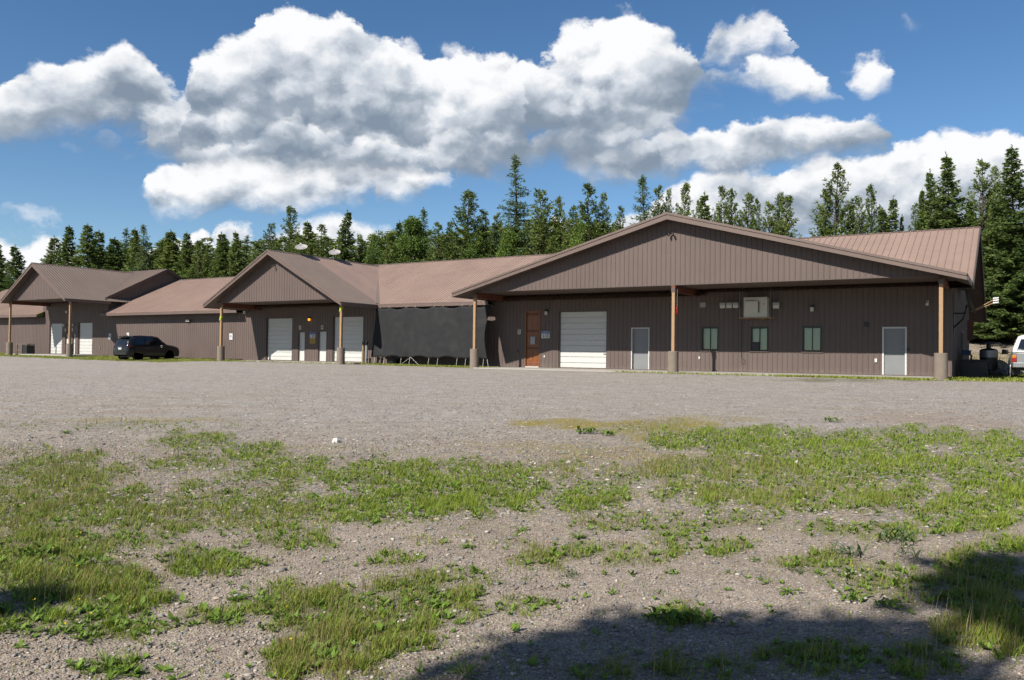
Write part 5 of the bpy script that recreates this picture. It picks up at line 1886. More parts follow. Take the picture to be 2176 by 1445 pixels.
TREES = [
    # px, py of the tip, y plane, kind, width, label
    (-8, 520, 60, 'fir', 1.0, 'dark conifer cut by the left edge behind the farthest gable'),
    (40, 524, 60, 'fir', 1.0, 'lone broad conifer just left of the farthest gable peak'),
    (14, 560, 66, 'pine', 0.9, 'low conifer between the left edge and the lone broad conifer'),
    (100, 545, 66, 'pine', 0.9, 'low conifer just right of the farthest gable peak'),
    (121, 505, 62, 'fir', 1.0, 'sloping left shoulder conifer of the dark pair above the farthest gable'),
    (150, 483, 60, 'fir', 0.85, 'left tree of the dark tall pair above the farthest gable'),
    (189, 480, 58, 'fir', 0.95, 'right and darkest tree of the tall pair above the farthest gable'),
    (204, 490, 60, 'spruce', 1.1, 'dark second tip leaning on the right of the tall dark pair'),
    (230, 528, 60, 'pine', 1.1, 'low olive conifer filling the gap right of the tall dark pair'),
    (246, 507, 60, 'spruce', 1.2, 'shorter conifer left of the twin pointed trees over the left link roof'),
    (262, 487, 62, 'larch', 0.9, 'slim feathery tip left of the twin pointed trees'),
    (284, 488, 60, 'fir', 0.75, 'left of the twin pointed trees over the left gable roof end'),
    (304, 479, 59, 'larch', 0.9, 'leaning feathery tip right of the twin pointed trees'),
    (320, 516, 60, 'pine', 1.0, 'small rounded conifer over the end of the farthest gable roof'),
    (346, 509, 60, 'fir', 0.85, 'short conifer left of the pointed tree over the left link roof'),
    (368, 492, 60, 'spruce', 1.2, 'pointed dark tree standing in front of a white cloud over the left link roof'),
    (399, 497, 60, 'fir', 0.8, 'pointed conifer over the middle of the left link roof'),
    (422, 514, 59, 'pine', 1.1, 'bright green rounded conifer right of the middle of the left link roof'),
    (438, 523, 61, 'pine', 0.9, 'low tip in the dip left of the middle gable'),
    (468, 507, 60, 'fir', 0.7, 'first of four close tips left of the middle gable peak'),
    (482, 497, 60, 'spruce', 1.0, 'second of four close tips left of the middle gable peak'),
    (502, 496, 60, 'fir', 0.65, 'third of four close tips left of the middle gable peak'),
    (521, 502, 61, 'larch', 0.9, 'fourth and thinnest of four close tips left of the middle gable peak'),
    (545, 520, 60, 'pine', 0.9, 'low open pine just left of the middle gable peak'),
    (575, 478, 60, 'pine', 0.9, 'open pine right above the middle gable peak, lower of two'),
    (613, 441, 59, 'pine', 0.95, 'tall open pine rising just right of the middle gable peak'),
    (635, 500, 58, 'pine', 0.9, 'low pine behind the left dish aerial'),
    (659, 474, 60, 'spruce', 1.1, 'slim dark spruce above the gap between the two dish aerials'),
    (685, 481, 59, 'pine', 1.1, 'dense rounded pine left of the broad fir over the right dish aerial'),
    (731, 451, 58, 'fir', 0.85, 'broad fir with wide shoulders above the right dish aerial'),
    (764, 500, 60, 'pine', 0.8, 'thin pine at the right foot of the broad fir'),
    (789, 501, 60, 'pine', 0.9, 'small pine over the valley of the middle roof'),
    (808, 500, 59, 'bush', 0.9, 'pale green tree over the roof just right of the middle valley'),
    (830, 515, 58, 'pine', 1.1, 'low bushy pine left of the narrow black spruce'),
    (852, 472, 60, 'spruce', 0.85, 'narrow black spruce over the black screen'),
    (880, 467, 59, 'bush', 0.9, 'pale leafy tree right of the narrow black spruce'),
    (894, 446, 61, 'larch', 1.0, 'bare topped thin larch behind the pale leafy tree'),
    (929, 477, 59, 'pine', 1.1, 'rounded dark pine left of the tall bushy pine over the right link roof'),
    (953, 474, 60, 'pine', 0.8, 'thin pine pressed against the left of the tall bushy pine'),
    (987, 409, 58, 'pine', 1.25, 'tall bushy pine over the right link roof'),
    (1029, 449, 59, 'pine', 1.0, 'mid height pine between the tall bushy pine and the tall larch'),
    (1010, 505, 57, 'bush', 0.9, 'bright green leafy tree low against the right link roof'),
    (1058, 458, 61, 'pine', 0.8, 'slim pine tip just left of the tall larch'),
    (1099, 331, 58, 'larch', 1.15, 'tallest larch with ragged branches standing high above the middle roofs'),
    (1080, 495, 57, 'bush', 0.8, 'low bright tree at the foot of the tallest larch'),
    (1152, 405, 58, 'pine', 1.15, 'dense pine directly right of the tallest larch'),
    (1192, 421, 59, 'pine', 0.8, 'slim pine right of the dense pine by the tallest larch'),
    (1222, 440, 59, 'pine', 0.9, 'open pine left of the tall pine pair over the left rake'),
    (1249, 396, 58, 'pine', 1.1, 'tall spreading pine over the left rake of the large gable'),
    (1279, 414, 59, 'pine', 0.7, 'thin grey green pine right of the tall spreading pine'),
    (1235, 480, 56, 'bush', 0.8, 'low bright conifer against the left rake of the large gable'),
    (1180, 505, 56, 'pine', 1.1, 'low dense pine where the right link roof meets the large gable'),
    (1322, 442, 58, 'pine', 0.75, 'small pine left of the curved larch near the large gable peak'),
    (1370, 375, 58, 'larch', 1.05, 'curved feathery larch left of the large gable peak'),
    (1402, 400, 58, 'pine', 0.75, 'dense pine just left of the large gable peak'),
    (1421, 406, 59, 'pine', 0.5, 'slim pine right on the large gable peak'),
    (1456, 394, 58, 'pine', 0.75, 'narrow pine right of the large gable peak with sharp tip'),
    (1482, 430, 58, 'pine', 0.5, 'short thin pine left of the brownish cone shaped conifer'),
    (1495, 416, 58, 'spruce', 0.9, 'brownish cone shaped conifer right of the large gable peak'),
    (1534, 401, 58, 'pine', 0.8, 'left half of the twin topped pine over the right rake'),
    (1549, 405, 58, 'pine', 0.8, 'right half of the twin topped pine over the right rake'),
    (1585, 415, 58, 'pine', 0.9, 'open pine right of the twin topped pine'),
    (1607, 427, 58, 'pine', 0.6, 'slim short pine between two wider ones over the right rake'),
    (1632, 434, 58, 'pine', 0.8, 'bright pine left of the dark pair at the end of the rake'),
    (1660, 415, 58, 'pine', 0.75, 'left of the dark pair at the low end of the right rake'),
    (1677, 421, 57, 'pine', 1.0, 'right and wider of the dark pair at the low end of the right rake'),
    (1777, 354, 58, 'pine', 0.95, 'tall twin tipped pine over the left end of the right main roof'),
    (1754, 407, 58, 'pine', 0.7, 'shorter pine clinging to the left side of the tall twin tipped pine'),
    (1806, 435, 59, 'fir', 0.6, 'dark low fir right of the tall twin tipped pine'),
    (1826, 422, 58, 'pine', 0.65, 'yellow green pine left of the slender pine over the right main roof'),
    (1853, 396, 58, 'pine', 0.75, 'slender pine over the middle of the right main roof'),
    (1881, 446, 58, 'spruce', 0.9, 'short yellow green conifer right of the slender pine'),
    (1894, 422, 58, 'spruce', 0.8, 'narrow pointed conifer left of the brown snag over the right main roof'),
    (1916, 460, 59, 'spruce', 0.4, 'thin short brown tipped spire between conifers over the right main roof'),
    (1944, 435, 64, 'pine', 0.7, 'small conifer at the left foot of the large firs'),
    (1957, 407, 64, 'fir', 0.6, 'left flank tree of the large firs over the right roof end'),
    (1982, 364, 64, 'fir', 0.7, 'second tip of the large firs over the right roof end'),
    (2016, 333, 63, 'fir', 0.95, 'large fir over the right end of the main roof'),
    (2060, 430, 63, 'fir', 0.8, 'lower fir between the large fir and the tall open tree'),
    (2084, 346, 64, 'pine', 1.0, 'tall open tree between the two large firs at the right'),
    (2111, 357, 65, 'pine', 0.7, 'slim tip left of the tallest fir at the right edge'),
    (2154, 317, 62, 'fir', 0.95, 'tallest fir near the right edge of the view'),
    (2195, 370, 63, 'fir', 1.0, 'fir cut by the right edge of the view'),
    (2135, 555, 63.5, 'fir', 1.3, 'bright green young fir beside the right end wall'),
    (2172, 590, 63, 'fir', 1.4, 'low bright green fir above the pickup cap'),
    (2108, 610, 64.5, 'fir', 1.2, 'small shaded fir close behind the dish receiver'),
    (2150, 470, 64.5, 'fir', 1.1, 'middle height fir in front of the tallest right fir'),
    (2090, 500, 65.5, 'fir', 1.1, 'middle height fir directly behind the right rake board'),
]
for px, py, yy, kd, wf, lb in TREES:
    p = aty(px, py, yy)
    plant_tree(p.x, yy, p.z, kd, lb, wf * (1.5 if px < 560 else 1.25 if px < 1940 else 1.15))

# trees behind the viewpoint: their crowns throw the patches of shade on the foreground
def high_tree(r, h, seed):
    rg = np.random.default_rng(seed)
    tr = MB().tube([(0, 0, -0.3), (0.05, 0.02, h * 0.5), (0, 0, h)], [0.10, 0.07, 0.03], 8)
    n = int(5200 * max(0.3, r))
    p = unit(rg.normal(0, 1, (n, 3))) * 1.18 * (rg.uniform(0, 1, (n, 1)) ** 0.62)
    lump = 1 + 0.22 * np.sin(p[:, :1] * 5 + seed) * np.cos(p[:, 2:] * 4) + 0.12 * np.sin(p[:, 1:2] * 9)
    p = p * lump * r * np.array([1, 1, 1.05]) + np.array([0, 0, h])
    d = unit(rg.normal(0, 1, (n, 3)))
    V, F = diamonds(p, d, rg.uniform(0.14, 0.26, n), rg.uniform(0.08, 0.14, n), unit(np.cross(d, rg.normal(0, 1, (n, 3)))))
    for k in range(7):
        q = unit(rg.normal(0, 1, 3)) * r * 0.7
        tr.tube([(0, 0, h - 0.8 * r), tuple(q + [0, 0, h])], [0.04, 0.01], 4, cap=False)
    return tr.mesh('trunk', M['bark']), fast_mesh('crown', V, F, M['bush'])


for k_, (px, py, r, h) in enumerate(((1270, 1478, 0.60, 8.0), (1490, 1475, 0.66, 8.5), (1730, 1462, 0.60, 8.5), (2150, 1268, 0.36, 9.5), (2300, 1250, 0.62, 9.5), (-30, 1297, 0.20, 8.0))):
    g = ground_at(px, py)
    bx, by = g.x - 0.255 / 0.911 * h, g.y - h / 0.911
    hz = h + g.z - float(gfun(bx, by))
    tk, cr = high_tree(r, hz, 40 + k_)
    t = thing('leafy_tree', 'tree standing outside the picture whose crown shades the foreground', 'tree', (bx, by, float(gfun(bx, by))), 0, 'trees behind the viewpoint')
    link_mesh('trunk', tk, t)
    link_mesh('crown', cr, t)


def forest():
    """dense wood filling in low behind the single trees: one mass"""
    rg = np.random.default_rng(3)
    Vs, Fs, n0 = [], [], 0
    src = []
    for kd in ('pine', 'fir', 'spruce'):
        me = PROTO[kd][0][1]
        v = np.empty(len(me.vertices) * 3, np.float32)
        me.vertices.foreach_get('co', v)
        v = v.reshape(-1, 4, 3)
        sub = v[rg.permutation(len(v))[:1700]]
        c = sub.mean(1, keepdims=True)
        src.append(c + (sub - c) * np.array([2.1, 2.1, 1.7]))
    spots = []
    for px in np.arange(205, 1310, 11.0):
        spots.append((px + rg.uniform(-4, 4), np.interp(px, [200, 300, 450, 560, 650, 760, 850, 1000, 1130, 1290], [528, 516, 515, 516, 500, 516, 496, 490, 470, 480]) + rg.uniform(-10, 16), rg.uniform(62, 70)))
    for px in np.arange(-30, 210, 14.0):
        spots.append((px, 580 + rg.uniform(-8, 10), rg.uniform(62, 70)))
    for px in np.arange(1940, 2330, 13.0):
        spots.append((px, np.interp(px, [1940, 2010, 2120, 2300], [490, 460, 470, 430]) + rg.uniform(-10, 14), rg.uniform(68, 74)))
    for px, py, yy in spots:
        p = aty(px, py, yy)
        zg = float(gfun(p.x, yy))
        s = (p.z - zg) / 14.0
        q = src[rg.integers(3)].reshape(-1, 3)
        a = rg.uniform(0, 6.28)
        R_ = np.array([[cos(a), -sin(a), 0], [sin(a), cos(a), 0], [0, 0, 1]])
        v = (q @ R_.T) * np.array([s * 2.1, s * 2.1, s]) + np.array([p.x, yy, zg])
        Vs.append(v)
        Fs.append(np.arange(len(v)).reshape(-1, 4) + n0)
        n0 += len(v)
    me = fast_mesh('forest', np.concatenate(Vs), np.concatenate(Fs), M['pine'])
    kind(link_mesh('forest', me), 'stuff')


forest()


# ------------------------------------------------------------------ grass, stones, weeds
def frustum_points(n, d0, d1, seed, px0=-120, px1=2300):
    """points on the ground spread evenly over the picture's ground region (even in bearing and in log distance)"""
    rg = np.random.default_rng(seed)
    u = (rg.uniform(px0, px1, n) - 1088) / FPX
    d = np.exp(rg.uniform(math.log(d0), math.log(d1), n))
    rx, ry = Rn[:2] / np.linalg.norm(Rn[:2]), Fn[:2] / np.linalg.norm(Fn[:2])
    x = d * (u * rx[0] + ry[0])
    y = d * (u * rx[1] + ry[1])
    return np.stack([x, y, gfun(x, y)], -1), d, rg


def blades(P, h, w, az, lean, tint, name, mat):
    """bent grass blades: 5 vertices, 3 triangles each"""
    n = len(P)
    d = np.stack([np.cos(az), np.sin(az), np.zeros(n)], -1)
    s = np.stack([-np.sin(az + 0.6), np.cos(az + 0.6), np.zeros(n)], -1) * (w / 2)[:, None]
    up = np.array([0, 0, 1.0])
    m = P + d * (lean * h * 0.35)[:, None] + up * (h * 0.55)[:, None]
    t = P + d * (lean * h)[:, None] + up * (h * np.sqrt(np.clip(1 - 0.5 * lean ** 2, 0.2, 1)))[:, None]
    V = np.stack([P - s, P + s, m - s * 0.75, m + s * 0.75, t], 1).reshape(-1, 3)
    b = np.arange(n)[:, None] * 5
    F = np.concatenate([b + np.array([[0, 1, 3]]), b + np.array([[0, 3, 2]]), b + np.array([[2, 3, 4]])], 1).reshape(-1, 3)
    return V, F, np.repeat(tint, 5, 0)


G1, G2, DRY, RED = np.array([0.235, 0.37, 0.03]), np.array([0.40, 0.48, 0.05]), np.array([0.46, 0.37, 0.15]), np.array([0.32, 0.20, 0.09])


def build_grass():
    parts = []
    P, d, rg = frustum_points(1000000, 2.3, 26.0, 11)
    px, py, _ = project(P)
    amt, dry = patch_field(px, py)
    amt = amt * 1.2
    # finer clumping in the ground plane
    cl = np.sin(P[:, 0] * 3.1 + 1.7 * np.sin(P[:, 1] * 2.3)) * np.sin(P[:, 1] * 3.7 + 1.3 * np.sin(P[:, 0] * 1.9))
    cl2 = np.sin(P[:, 0] * 9.1 + 2 * np.sin(P[:, 1] * 7.3)) * np.sin(P[:, 1] * 10.7 + 2 * np.sin(P[:, 0] * 8.9))
    cl3 = np.sin(P[:, 0] * 23.0 + 3 * np.sin(P[:, 1] * 13.0)) * np.sin(P[:, 1] * 21.0 + 3 * np.sin(P[:, 0] * 15.0))
    prob = np.clip(amt * (0.88 + 0.42 * cl + 0.5 * cl2 + 0.45 * cl3), 0.0, 1.0) * np.clip(1.15 - d / 45, 0.3, 1)
    prob = np.maximum(prob, (0.02 + 0.05 * ((py > 945) & (py < 1130)) + 0.07 * np.clip(cl + cl2 - 0.5, 0, 1)) * (py > 938))
    k = rg.random(len(P)) < prob * 0.85
    P, d, amt, dry, cl = P[k], d[k], amt[k], dry[k], cl[k]
    n = len(P)
    dr = np.clip(dry + rg.normal(0, 0.22, n) + 0.12 * cl, 0, 1)
    lush = np.clip(amt, 0.15, 1.1)
    ht = 0.65 + 0.45 * np.sin(P[:, 0] * 6.3 + 2 * np.sin(P[:, 1] * 5.1)) * np.sin(P[:, 1] * 7.7 + 2 * np.sin(P[:, 0] * 4.3)) + 0.25 * np.sin(P[:, 0] * 17) * np.sin(P[:, 1] * 19)
    h = np.clip(ht, 0.25, 1.4) * rg.uniform(0.02, 0.095, n) * (0.5 + 0.7 * lush) * (1 + 0.2 * (dr > 0.55))
    w = np.maximum(rg.uniform(0.003, 0.0055, n), d * 0.0006) * (1 - 0.35 * (dr > 0.55))
    tint = G1 + (G2 - G1) * rg.random((n, 1))
    tint = tint + (DRY - tint) * (np.clip((dr - 0.42) * 2.2, 0, 0.9))[:, None]
    isr = rg.random(n) < 0.10 * (dr > 0.4)
    tint[isr] = RED * rg.uniform(0.8, 1.3, (isr.sum(), 1))
    tint *= rg.uniform(0.75, 1.2, (n, 1))
    parts.append(blades(P - [0, 0, 0.006], h, w, rg.uniform(0, 6.28, n), rg.uniform(0.15, 0.95, n) * (1 - 0.45 * (dr > 0.55)), tint, 'grass', M['grass']))
    # dead stalks standing in the dry patches
    q = np.where((dry > 0.33) & (rg.random(n) < 0.018))[0]
    m = len(q)
    parts.append(blades(P[q], rg.uniform(0.10, 0.24, m), np.maximum(0.0028, d[q] * 0.0005), rg.uniform(0, 6.28, m), rg.uniform(0.05, 0.4, m), np.array([0.48, 0.40, 0.20]) * rg.uniform(0.6, 1.15, (m, 1)), 'grass', M['grass']))
    # mown strips along the buildings
    for (x0, x1, y0, y1, cnt) in ((-95, -72.5, 33.2, 38.2, 9000), (-72.5, -62.4, 33.0, 35.5, 4000), (-62.4, -46.0, 32.6, 38.2, 15000), (-46, -43, 34.6, 36.1, 1500), (-34.5, -24.3, 35.4, 37.9, 9000), (-46, -34, 35.6, 36.15, 900),
                                  (-8.4, -2.6, 33.6, 34.8, 4500), (-16, -8.4, 34.1, 34.8, 900), (-2.3, 6.0, 33.9, 52, 16000)):
        x, y = rg.uniform(x0, x1, cnt), rg.uniform(y0, y1, cnt)
        wv = 0.5 + 0.5 * np.sin(x * 1.1) * np.sin(x * 0.37 + 1)
        q = (y > y0 + 0.7 * wv * min(1.0, (y1 - y0) * 0.4))
        x, y = x[q], y[q]
        m = len(x)
        Q = np.stack([x, y, gfun(x, y) - 0.01], -1)
        tt = (G1 + (G2 - G1) * rg.random((m, 1)))
        tt = tt + (DRY - tt) * np.clip(rg.normal(0.3, 0.25, (m, 1)), 0, 0.8)
        parts.append(blades(Q, rg.uniform(0.04, 0.13, m), rg.uniform(0.02, 0.045, m), rg.uniform(0, 6.28, m), rg.uniform(0.2, 0.9, m), tt, 'grass', M['grass']))
    # tall dry bank grass behind the right end
    m = 9000
    x, y = rg.uniform(-6, 14, m), rg.uniform(53.5, 58.5, m)
    Q = np.stack([x, y, gfun(x, y) - 0.02], -1)
    tt = DRY * rg.uniform(0.6, 1.1, (m, 1))
    parts.append(blades(Q, rg.uniform(0.06, 0.16, m), rg.uniform(0.03, 0.06, m), rg.uniform(0, 6.28, m), rg.uniform(0.2, 0.9, m), tt, 'grass', M['grass']))
    Vs, Fs, Ts, n0 = [], [], [], 0
    for V, F, T in parts:
        Vs.append(V); Fs.append(F + n0); Ts.append(T)
        n0 += len(V)
    kind(link_mesh('grass', fast_mesh('grass', np.concatenate(Vs), np.concatenate(Fs), M['grass'], K * np.concatenate(Ts))), 'stuff')

    # small broad leaved ground cover among the grass
    P, d, rg = frustum_points(110000, 2.4, 22.0, 23)
    px, py, _ = project(P)
    amt, dry = patch_field(px, py)
    k = rg.random(len(P)) < np.clip(amt * 0.46 - 0.05, 0.004 * (py > 960), 0.3) * np.clip(1.2 - dry, 0.2, 1)
    P, d = P[k], d[k]
    # gather into little plants
    m = 8
    B_ = np.repeat(P, m, 0)
    n = len(B_)
    az = rg.uniform(0, 6.28, n)
    el = rg.uniform(0.1, 0.9, n)
    dv = np.stack([np.cos(az) * np.cos(el), np.sin(az) * np.cos(el), np.sin(el)], -1)
    sd = np.stack([-np.sin(az), np.cos(az), np.zeros(n)], -1)
    ln = rg.uniform(0.015, 0.05, n) * np.where(np.repeat(rg.random(n // m) < 0.16, m), 1.5, 1.0)
    V, F = diamonds(B_ + [0, 0, 0.004], dv, ln, ln * rg.uniform(0.25, 0.5, n), sd)
    T = np.repeat((np.array([0.19, 0.32, 0.035]) + np.array([0.06, 0.07, 0.02]) * rg.random((n, 1))) * rg.uniform(0.7, 1.2, (n, 1)), 4, 0)
    # a few small yellow flowers
    q = rg.permutation(len(P))[:260]
    hh = rg.uniform(0.05, 0.12, 260)
    fb = np.repeat(P[q] + np.stack([np.zeros(260), np.zeros(260), hh], -1), 5, 0)
    az = rg.uniform(0, 6.28, 1300)
    fd = np.stack([np.cos(az) * 0.8, np.sin(az) * 0.8, np.full(1300, 0.6)], -1)
    V2, F2 = diamonds(fb, fd, rg.uniform(0.010, 0.016, 1300), np.full(1300, 0.008), np.stack([-np.sin(az), np.cos(az), np.zeros(1300)], -1))
    V3_, F3 = diamonds(P[q], np.tile([0.05, 0.02, 1.0], (260, 1)), hh, np.full(260, 0.005), np.tile([1.0, 0, 0], (260, 1)))
    F = np.concatenate([F, F2 + len(V), F3 + len(V) + len(V2)])
    T = np.concatenate([T, np.tile([0.95, 0.72, 0.04], (len(V2), 1)), np.tile([0.2, 0.3, 0.05], (len(V3_), 1))])
    V = np.concatenate([V, V2, V3_])
    kind(link_mesh('ground_cover', fast_mesh('ground_cover', V, F, M['grass'], K * T)), 'stuff')


build_grass()


def stone_material():
    m = bpy.data.materials.new('pebbles')
    m.use_nodes = True
    t = NT(m.node_tree)
    b = t.n('ShaderNodeBsdfPrincipled')
    o = t.n('ShaderNodeOutputMaterial')
    at = t.n('ShaderNodeAttribute', attribute_name='tint')
    tc = t.n('ShaderNodeTexCoord')
    n = t.noise(tc.outputs['Object'], 120.0, 4, 0.6)
    t.link(t.mix(1.0, at.outputs['Color'], t.ramp(n, [(0.3, (0.8, 0.8, 0.8)), (0.7, (1.15, 1.15, 1.15))]), 'MULTIPLY'), b.inputs['Base Color'])
    b.inputs['Roughness'].default_value = 0.9
    b.inputs['Specular IOR Level'].default_value = 0.2
    t.link(b.outputs[0], o.inputs[0])
    return m


def build_gravel():
    mat = stone_material()
    oct_v = np.array([[1, 0, 0], [0, 1, 0], [-1, 0, 0], [0, -1, 0], [0, 0, 1], [0, 0, -1], [.7, .7, .45], [-.7, .7, .45], [-.7, -.7, .45], [.7, -.7, .45]], float)
    oct_f = np.array([[4, 6, 7], [4, 7, 8], [4, 8, 9], [4, 9, 6], [0, 1, 6], [1, 2, 7], [2, 3, 8], [3, 0, 9], [6, 1, 7], [7, 2, 8], [8, 3, 9], [9, 0, 6]])
    sm_v = np.array([[1, 0, 0], [0, 1, 0], [-1, 0, 0], [0, -1, 0], [0.1, 0.1, 0.8]], float)
    sm_f = np.array([[4, 0, 1], [4, 1, 2], [4, 2, 3], [4, 3, 0]])
    pal = np.array([[0.24, 0.21, 0.18], [0.20, 0.19, 0.18], [0.29, 0.245, 0.20], [0.16, 0.145, 0.13], [0.36, 0.33, 0.29], [0.23, 0.17, 0.13], [0.30, 0.24, 0.17], [0.17, 0.18, 0.185], [0.50, 0.46, 0.41]])
    Vs, Fs, Ts, n0 = [], [], [], 0
    for cnt, d0, d1, seed, bv, bf, med, lim, gain in ((62000, 2.3, 13.0, 31, oct_v, oct_f, 0.0052, 0.024, 0.98), (100000, 7.0, 38.0, 32, sm_v, sm_f, 0.0085, 0.022, 0.92)):
        P, d, rg = frustum_points(cnt, d0, d1, seed)
        if d0 > 10:
            keep = (P[:, 1] < 34.6) & ~((P[:, 0] < -46) & (P[:, 1] > 32.4)) & (rg.random(len(P)) < np.clip((d - 7) / 9, 0, 1))
            P, d = P[keep], d[keep]
        n = len(P)
        r = np.clip(rg.lognormal(math.log(med), 0.45, n), 0.003, lim) * np.clip(0.75 + d / 14, 0.8, 1.5)
        sc = r[:, None] * np.stack([rg.uniform(0.8, 1.5, n), rg.uniform(0.7, 1.2, n), rg.uniform(0.4, 0.8, n)], -1)
        a = rg.uniform(0, 6.28, n)
        k = len(bv)
        V = bv[None] * sc[:, None] * rg.uniform(0.82, 1.15, (n, k, 1))
        c, s_ = np.cos(a)[:, None], np.sin(a)[:, None]
        V = np.stack([V[..., 0] * c - V[..., 1] * s_, V[..., 0] * s_ + V[..., 1] * c, V[..., 2]], -1) + P[:, None] + np.array([0, 0, 1.0]) * (sc[:, 2] * (0.25 if d0 < 10 else 0.0))[:, None, None]
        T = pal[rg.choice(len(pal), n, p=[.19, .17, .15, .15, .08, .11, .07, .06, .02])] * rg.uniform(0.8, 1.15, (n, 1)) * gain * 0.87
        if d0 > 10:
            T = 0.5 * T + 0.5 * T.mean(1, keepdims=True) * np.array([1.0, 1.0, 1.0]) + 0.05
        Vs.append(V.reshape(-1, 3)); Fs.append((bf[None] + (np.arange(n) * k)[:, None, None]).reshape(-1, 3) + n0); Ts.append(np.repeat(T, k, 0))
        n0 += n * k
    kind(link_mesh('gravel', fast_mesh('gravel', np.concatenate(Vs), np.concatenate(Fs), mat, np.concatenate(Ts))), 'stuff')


build_gravel()


def leaf_mesh(name, L, W, lobes, curl, mat, seed):
    rg = random.Random(seed)
    n = 11
    mb = MB()
    for i in range(n + 1):
        t = i / n
        x = L * (t - 0.12 * curl * t ** 3)
        z = L * (0.62 * t - (0.62 * curl) * t * t)
        w = W * (sin(pi * min(1, 0.06 + t * 0.94)) ** 0.75) * (0.55 + 0.6 * t)
        if lobes:
            w *= (0.55 if i % 2 else 1.12)
        if i == n:
            w = 0.002
        wv = 0.10 * W * rg.uniform(-1, 1)
        mb.v += [(x - 0.15 * w, -w / 2, z + 0.22 * w + wv), (x, 0, z), (x - 0.15 * w, w / 2, z + 0.22 * w - wv)]
    for i in range(n):
        a = i * 3
        mb.f += [(a, a + 3, a + 4, a + 1), (a + 1, a + 4, a + 5, a + 2)]
    return mb.mesh(name, mat, smooth=True)


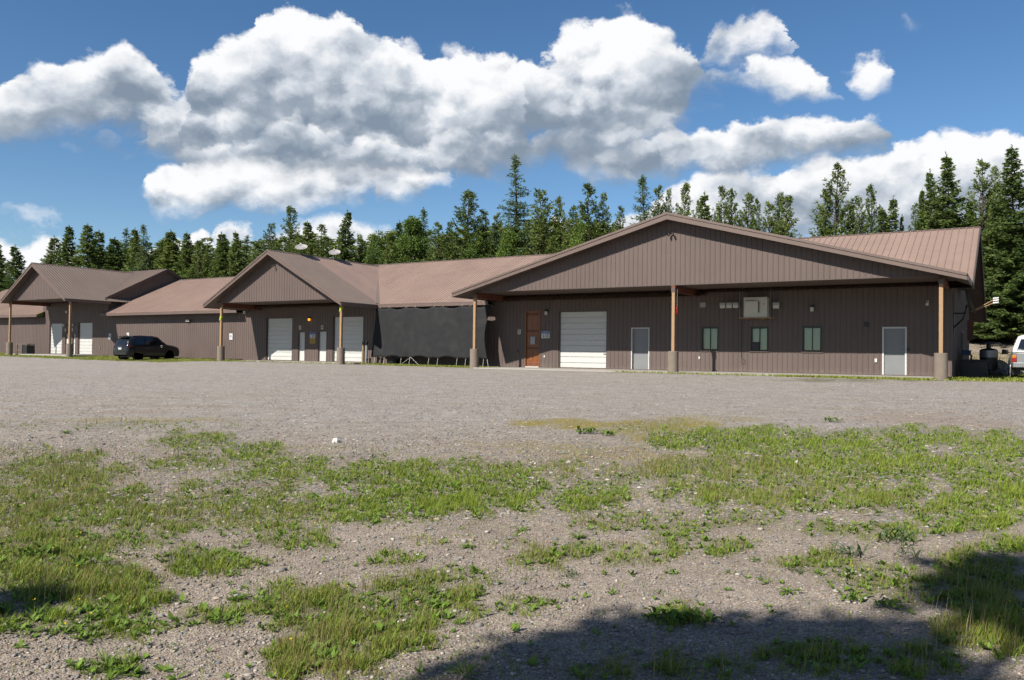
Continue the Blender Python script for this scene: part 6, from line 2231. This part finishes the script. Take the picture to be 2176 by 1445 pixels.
LEAVES = {
    'dandelion': [leaf_mesh('leaf', 0.15, 0.036, True, 0.9, M['weed'], 1), leaf_mesh('leaf', 0.13, 0.032, True, 1.1, M['weed'], 2), leaf_mesh('leaf', 0.11, 0.03, True, 0.6, M['weed'], 3)],
    'broad': [leaf_mesh('leaf', 0.12, 0.052, False, 0.8, M['weed'], 4), leaf_mesh('leaf', 0.10, 0.045, False, 1.0, M['weed'], 5)],
    'feather': [leaf_mesh('leaf', 0.13, 0.018, True, 0.5, M['weed_blue'], 6), leaf_mesh('leaf', 0.12, 0.015, False, 0.8, M['weed_blue'], 7)],
    'blade': [leaf_mesh('leaf', 0.18, 0.010, False, 0.7, M['weed'], 8), leaf_mesh('leaf', 0.16, 0.012, False, 1.0, M['weed'], 9)],
}
WEEDS = [
    # px, py of the foot, width in photo pixels, kind, leaves, label
    (505, 1280, 75, 'dandelion', 20, 'bright green lobed rosette on bare gravel in the left foreground'),
    (555, 1288, 60, 'blade', 12, 'tuft of pale blade leaves right of the bright lobed rosette'),
    (190, 1202, 95, 'broad', 26, 'large dark leafy weed beside a bare patch at the left'),
    (70, 1185, 110, 'broad', 22, 'spreading leafy weed near the left edge beside the large dark weed'),
    (996, 1166, 46, 'dandelion', 18, 'round compact rosette alone on the bare middle ground'),
    (1108, 1131, 46, 'dandelion', 12, 'flat open rosette on bare ground beyond the round compact one'),
    (1198, 1250, 40, 'dandelion', 12, 'small lobed rosette just beyond the tree shade'),
    (1210, 1228, 52, 'feather', 22, 'grey green feathery tuft beyond the small lobed rosette'),
    (1117, 1236, 36, 'broad', 9, 'small upright leafy weed left of the grey green feathery tuft'),
    (1430, 1222, 44, 'broad', 14, 'bright upright weed on pale gravel right of the middle'),
    (1415, 1322, 110, 'broad', 26, 'left half of the big dark weed clump at the shade edge'),
    (1490, 1322, 90, 'broad', 20, 'right half of the big dark weed clump at the shade edge'),
    (1674, 1262, 60, 'dandelion', 13, 'lobed weed on bare gravel between the clump and the right grass'),
    (1815, 1280, 80, 'broad', 20, 'bright broad leaved weed left of its twin by the right shade'),
    (1890, 1290, 80, 'broad', 20, 'bright broad leaved weed right of its twin by the right shade'),
    (1800, 1185, 105, 'feather', 26, 'wide feathery weed on gravel at the right'),
    (1905, 1155, 120, 'feather', 26, 'widest blue green weed beyond the wide feathery one'),
    (1920, 1188, 80, 'feather', 18, 'trailing blue green weed in front of the widest one'),
    (1552, 1220, 34, 'broad', 9, 'small pale weed on gravel left of a pair of weeds'),
    (1607, 1194, 40, 'dandelion', 12, 'left weed of a pair beside dry grass right of centre'),
    (1619, 1234, 34, 'broad', 10, 'nearer upright weed of the pair right of centre'),
    (1692, 1218, 50, 'feather', 18, 'rounded grey weed before dry straw grass at the right'),
    (1228, 1146, 50, 'dandelion', 14, 'low lobed weed on the bare middle ground right of the flat rosette'),
    (861, 1250, 48, 'dandelion', 14, 'rosette half buried in dry grass left of centre'),
    (955, 1208, 38, 'dandelion', 11, 'small rosette at the far edge of the dry grass'),
    (140, 922, 32, 'dandelion', 14, 'dark lone rosette far out on the gravel at the left'),
    (38, 953, 32, 'feather', 14, 'low grey tuft far out near the left edge'),
    (161, 962, 34, 'feather', 14, 'low blue grey tuft right of the far left one'),
    (1247, 1428, 60, 'dandelion', 13, 'lobed weed inside the shade at the bottom'),
    (985, 1442, 95, 'blade', 26, 'thick grass tuft at the bottom edge left of the shade'),
    (362, 1384, 52, 'blade', 12, 'upright blade tuft on gravel at the lower left'),
    (297, 1440, 42, 'broad', 5, 'single broad leaved seedling at the bottom left'),
    (228, 1424, 90, 'blade', 24, 'arching tuft of blades above the bottom left corner stones'),
    (1245, 922, 60, 'broad', 22, 'low leafy mat on the mossy gravel far right of centre'),
    (1290, 926, 50, 'broad', 16, 'second low leafy mat right behind the mossy gravel'),
    (1770, 897, 48, 'broad', 14, 'low green weed alone on the far gravel at the right'),
]
WR = random.Random(9)
for px, py, wpx, kd, nl, lb in WEEDS:
    g = ground_at(px, py)
    dist = (g - CAM).dot(_F)
    R0 = wpx / 2 * dist / FPX
    w = thing('weed', lb, 'weed', (g.x, g.y, g.z), WR.uniform(0, 6), 'weeds on the gravel')
    s0 = R0 / 0.125
    small = {'broad': 0.62, 'feather': 0.7}.get(kd, 1.0)
    for i in range(int(nl * (1.5 if small < 1 else 1.0))):
        me = WR.choice(LEAVES[kd])
        o = link_mesh('leaf', me, w)
        k = i / nl
        o.rotation_euler = (WR.uniform(-0.2, 0.2), -WR.uniform(-0.1, 0.55) * (1.3 if kd != 'dandelion' else 1.0), i * 2.4 + WR.uniform(-0.3, 0.3))
        s = s0 * small * WR.uniform(0.65, 1.1)
        o.scale = (s, s, s)
        if kd in ('broad', 'feather'):
            o.location = (R0 * 0.6 * WR.uniform(-1, 1), R0 * 0.6 * WR.uniform(-1, 1), R0 * WR.uniform(0.0, 0.25))

# litter
g = ground_at(713, 941)
lt = MB()
lt.prism([(-0.05, -0.03, 0), (0.055, -0.035, 0), (0.06, 0.03, 0.01), (-0.04, 0.035, 0)], (0.01, 0.0, 0.045))
lt.prism([(-0.02, -0.03, 0.046), (0.05, -0.02, 0.046), (0.03, 0.03, 0.05)], (-0.01, 0.01, 0.02))
lo_ = lt.build('paper_litter', M['white'])
lo_.location = g
tag(lo_, 'crumpled white paper lying on the bare gravel left of centre', 'litter')
for (px, py, r, sd, lb) in ((716 / 1.0 + 255, 1191, 0.022, 4, 'pale round stone on the bare middle ground'), (1115, 1388, 0.03, 5, 'flat pale stone inside the tree shade'), (1018, 1332, 0.022, 6, 'tan stone at the left edge of the tree shade')):
    g = ground_at(px, py)
    boulder('stone', (g.x, g.y, g.z + r * 0.3), r, lb, sd)
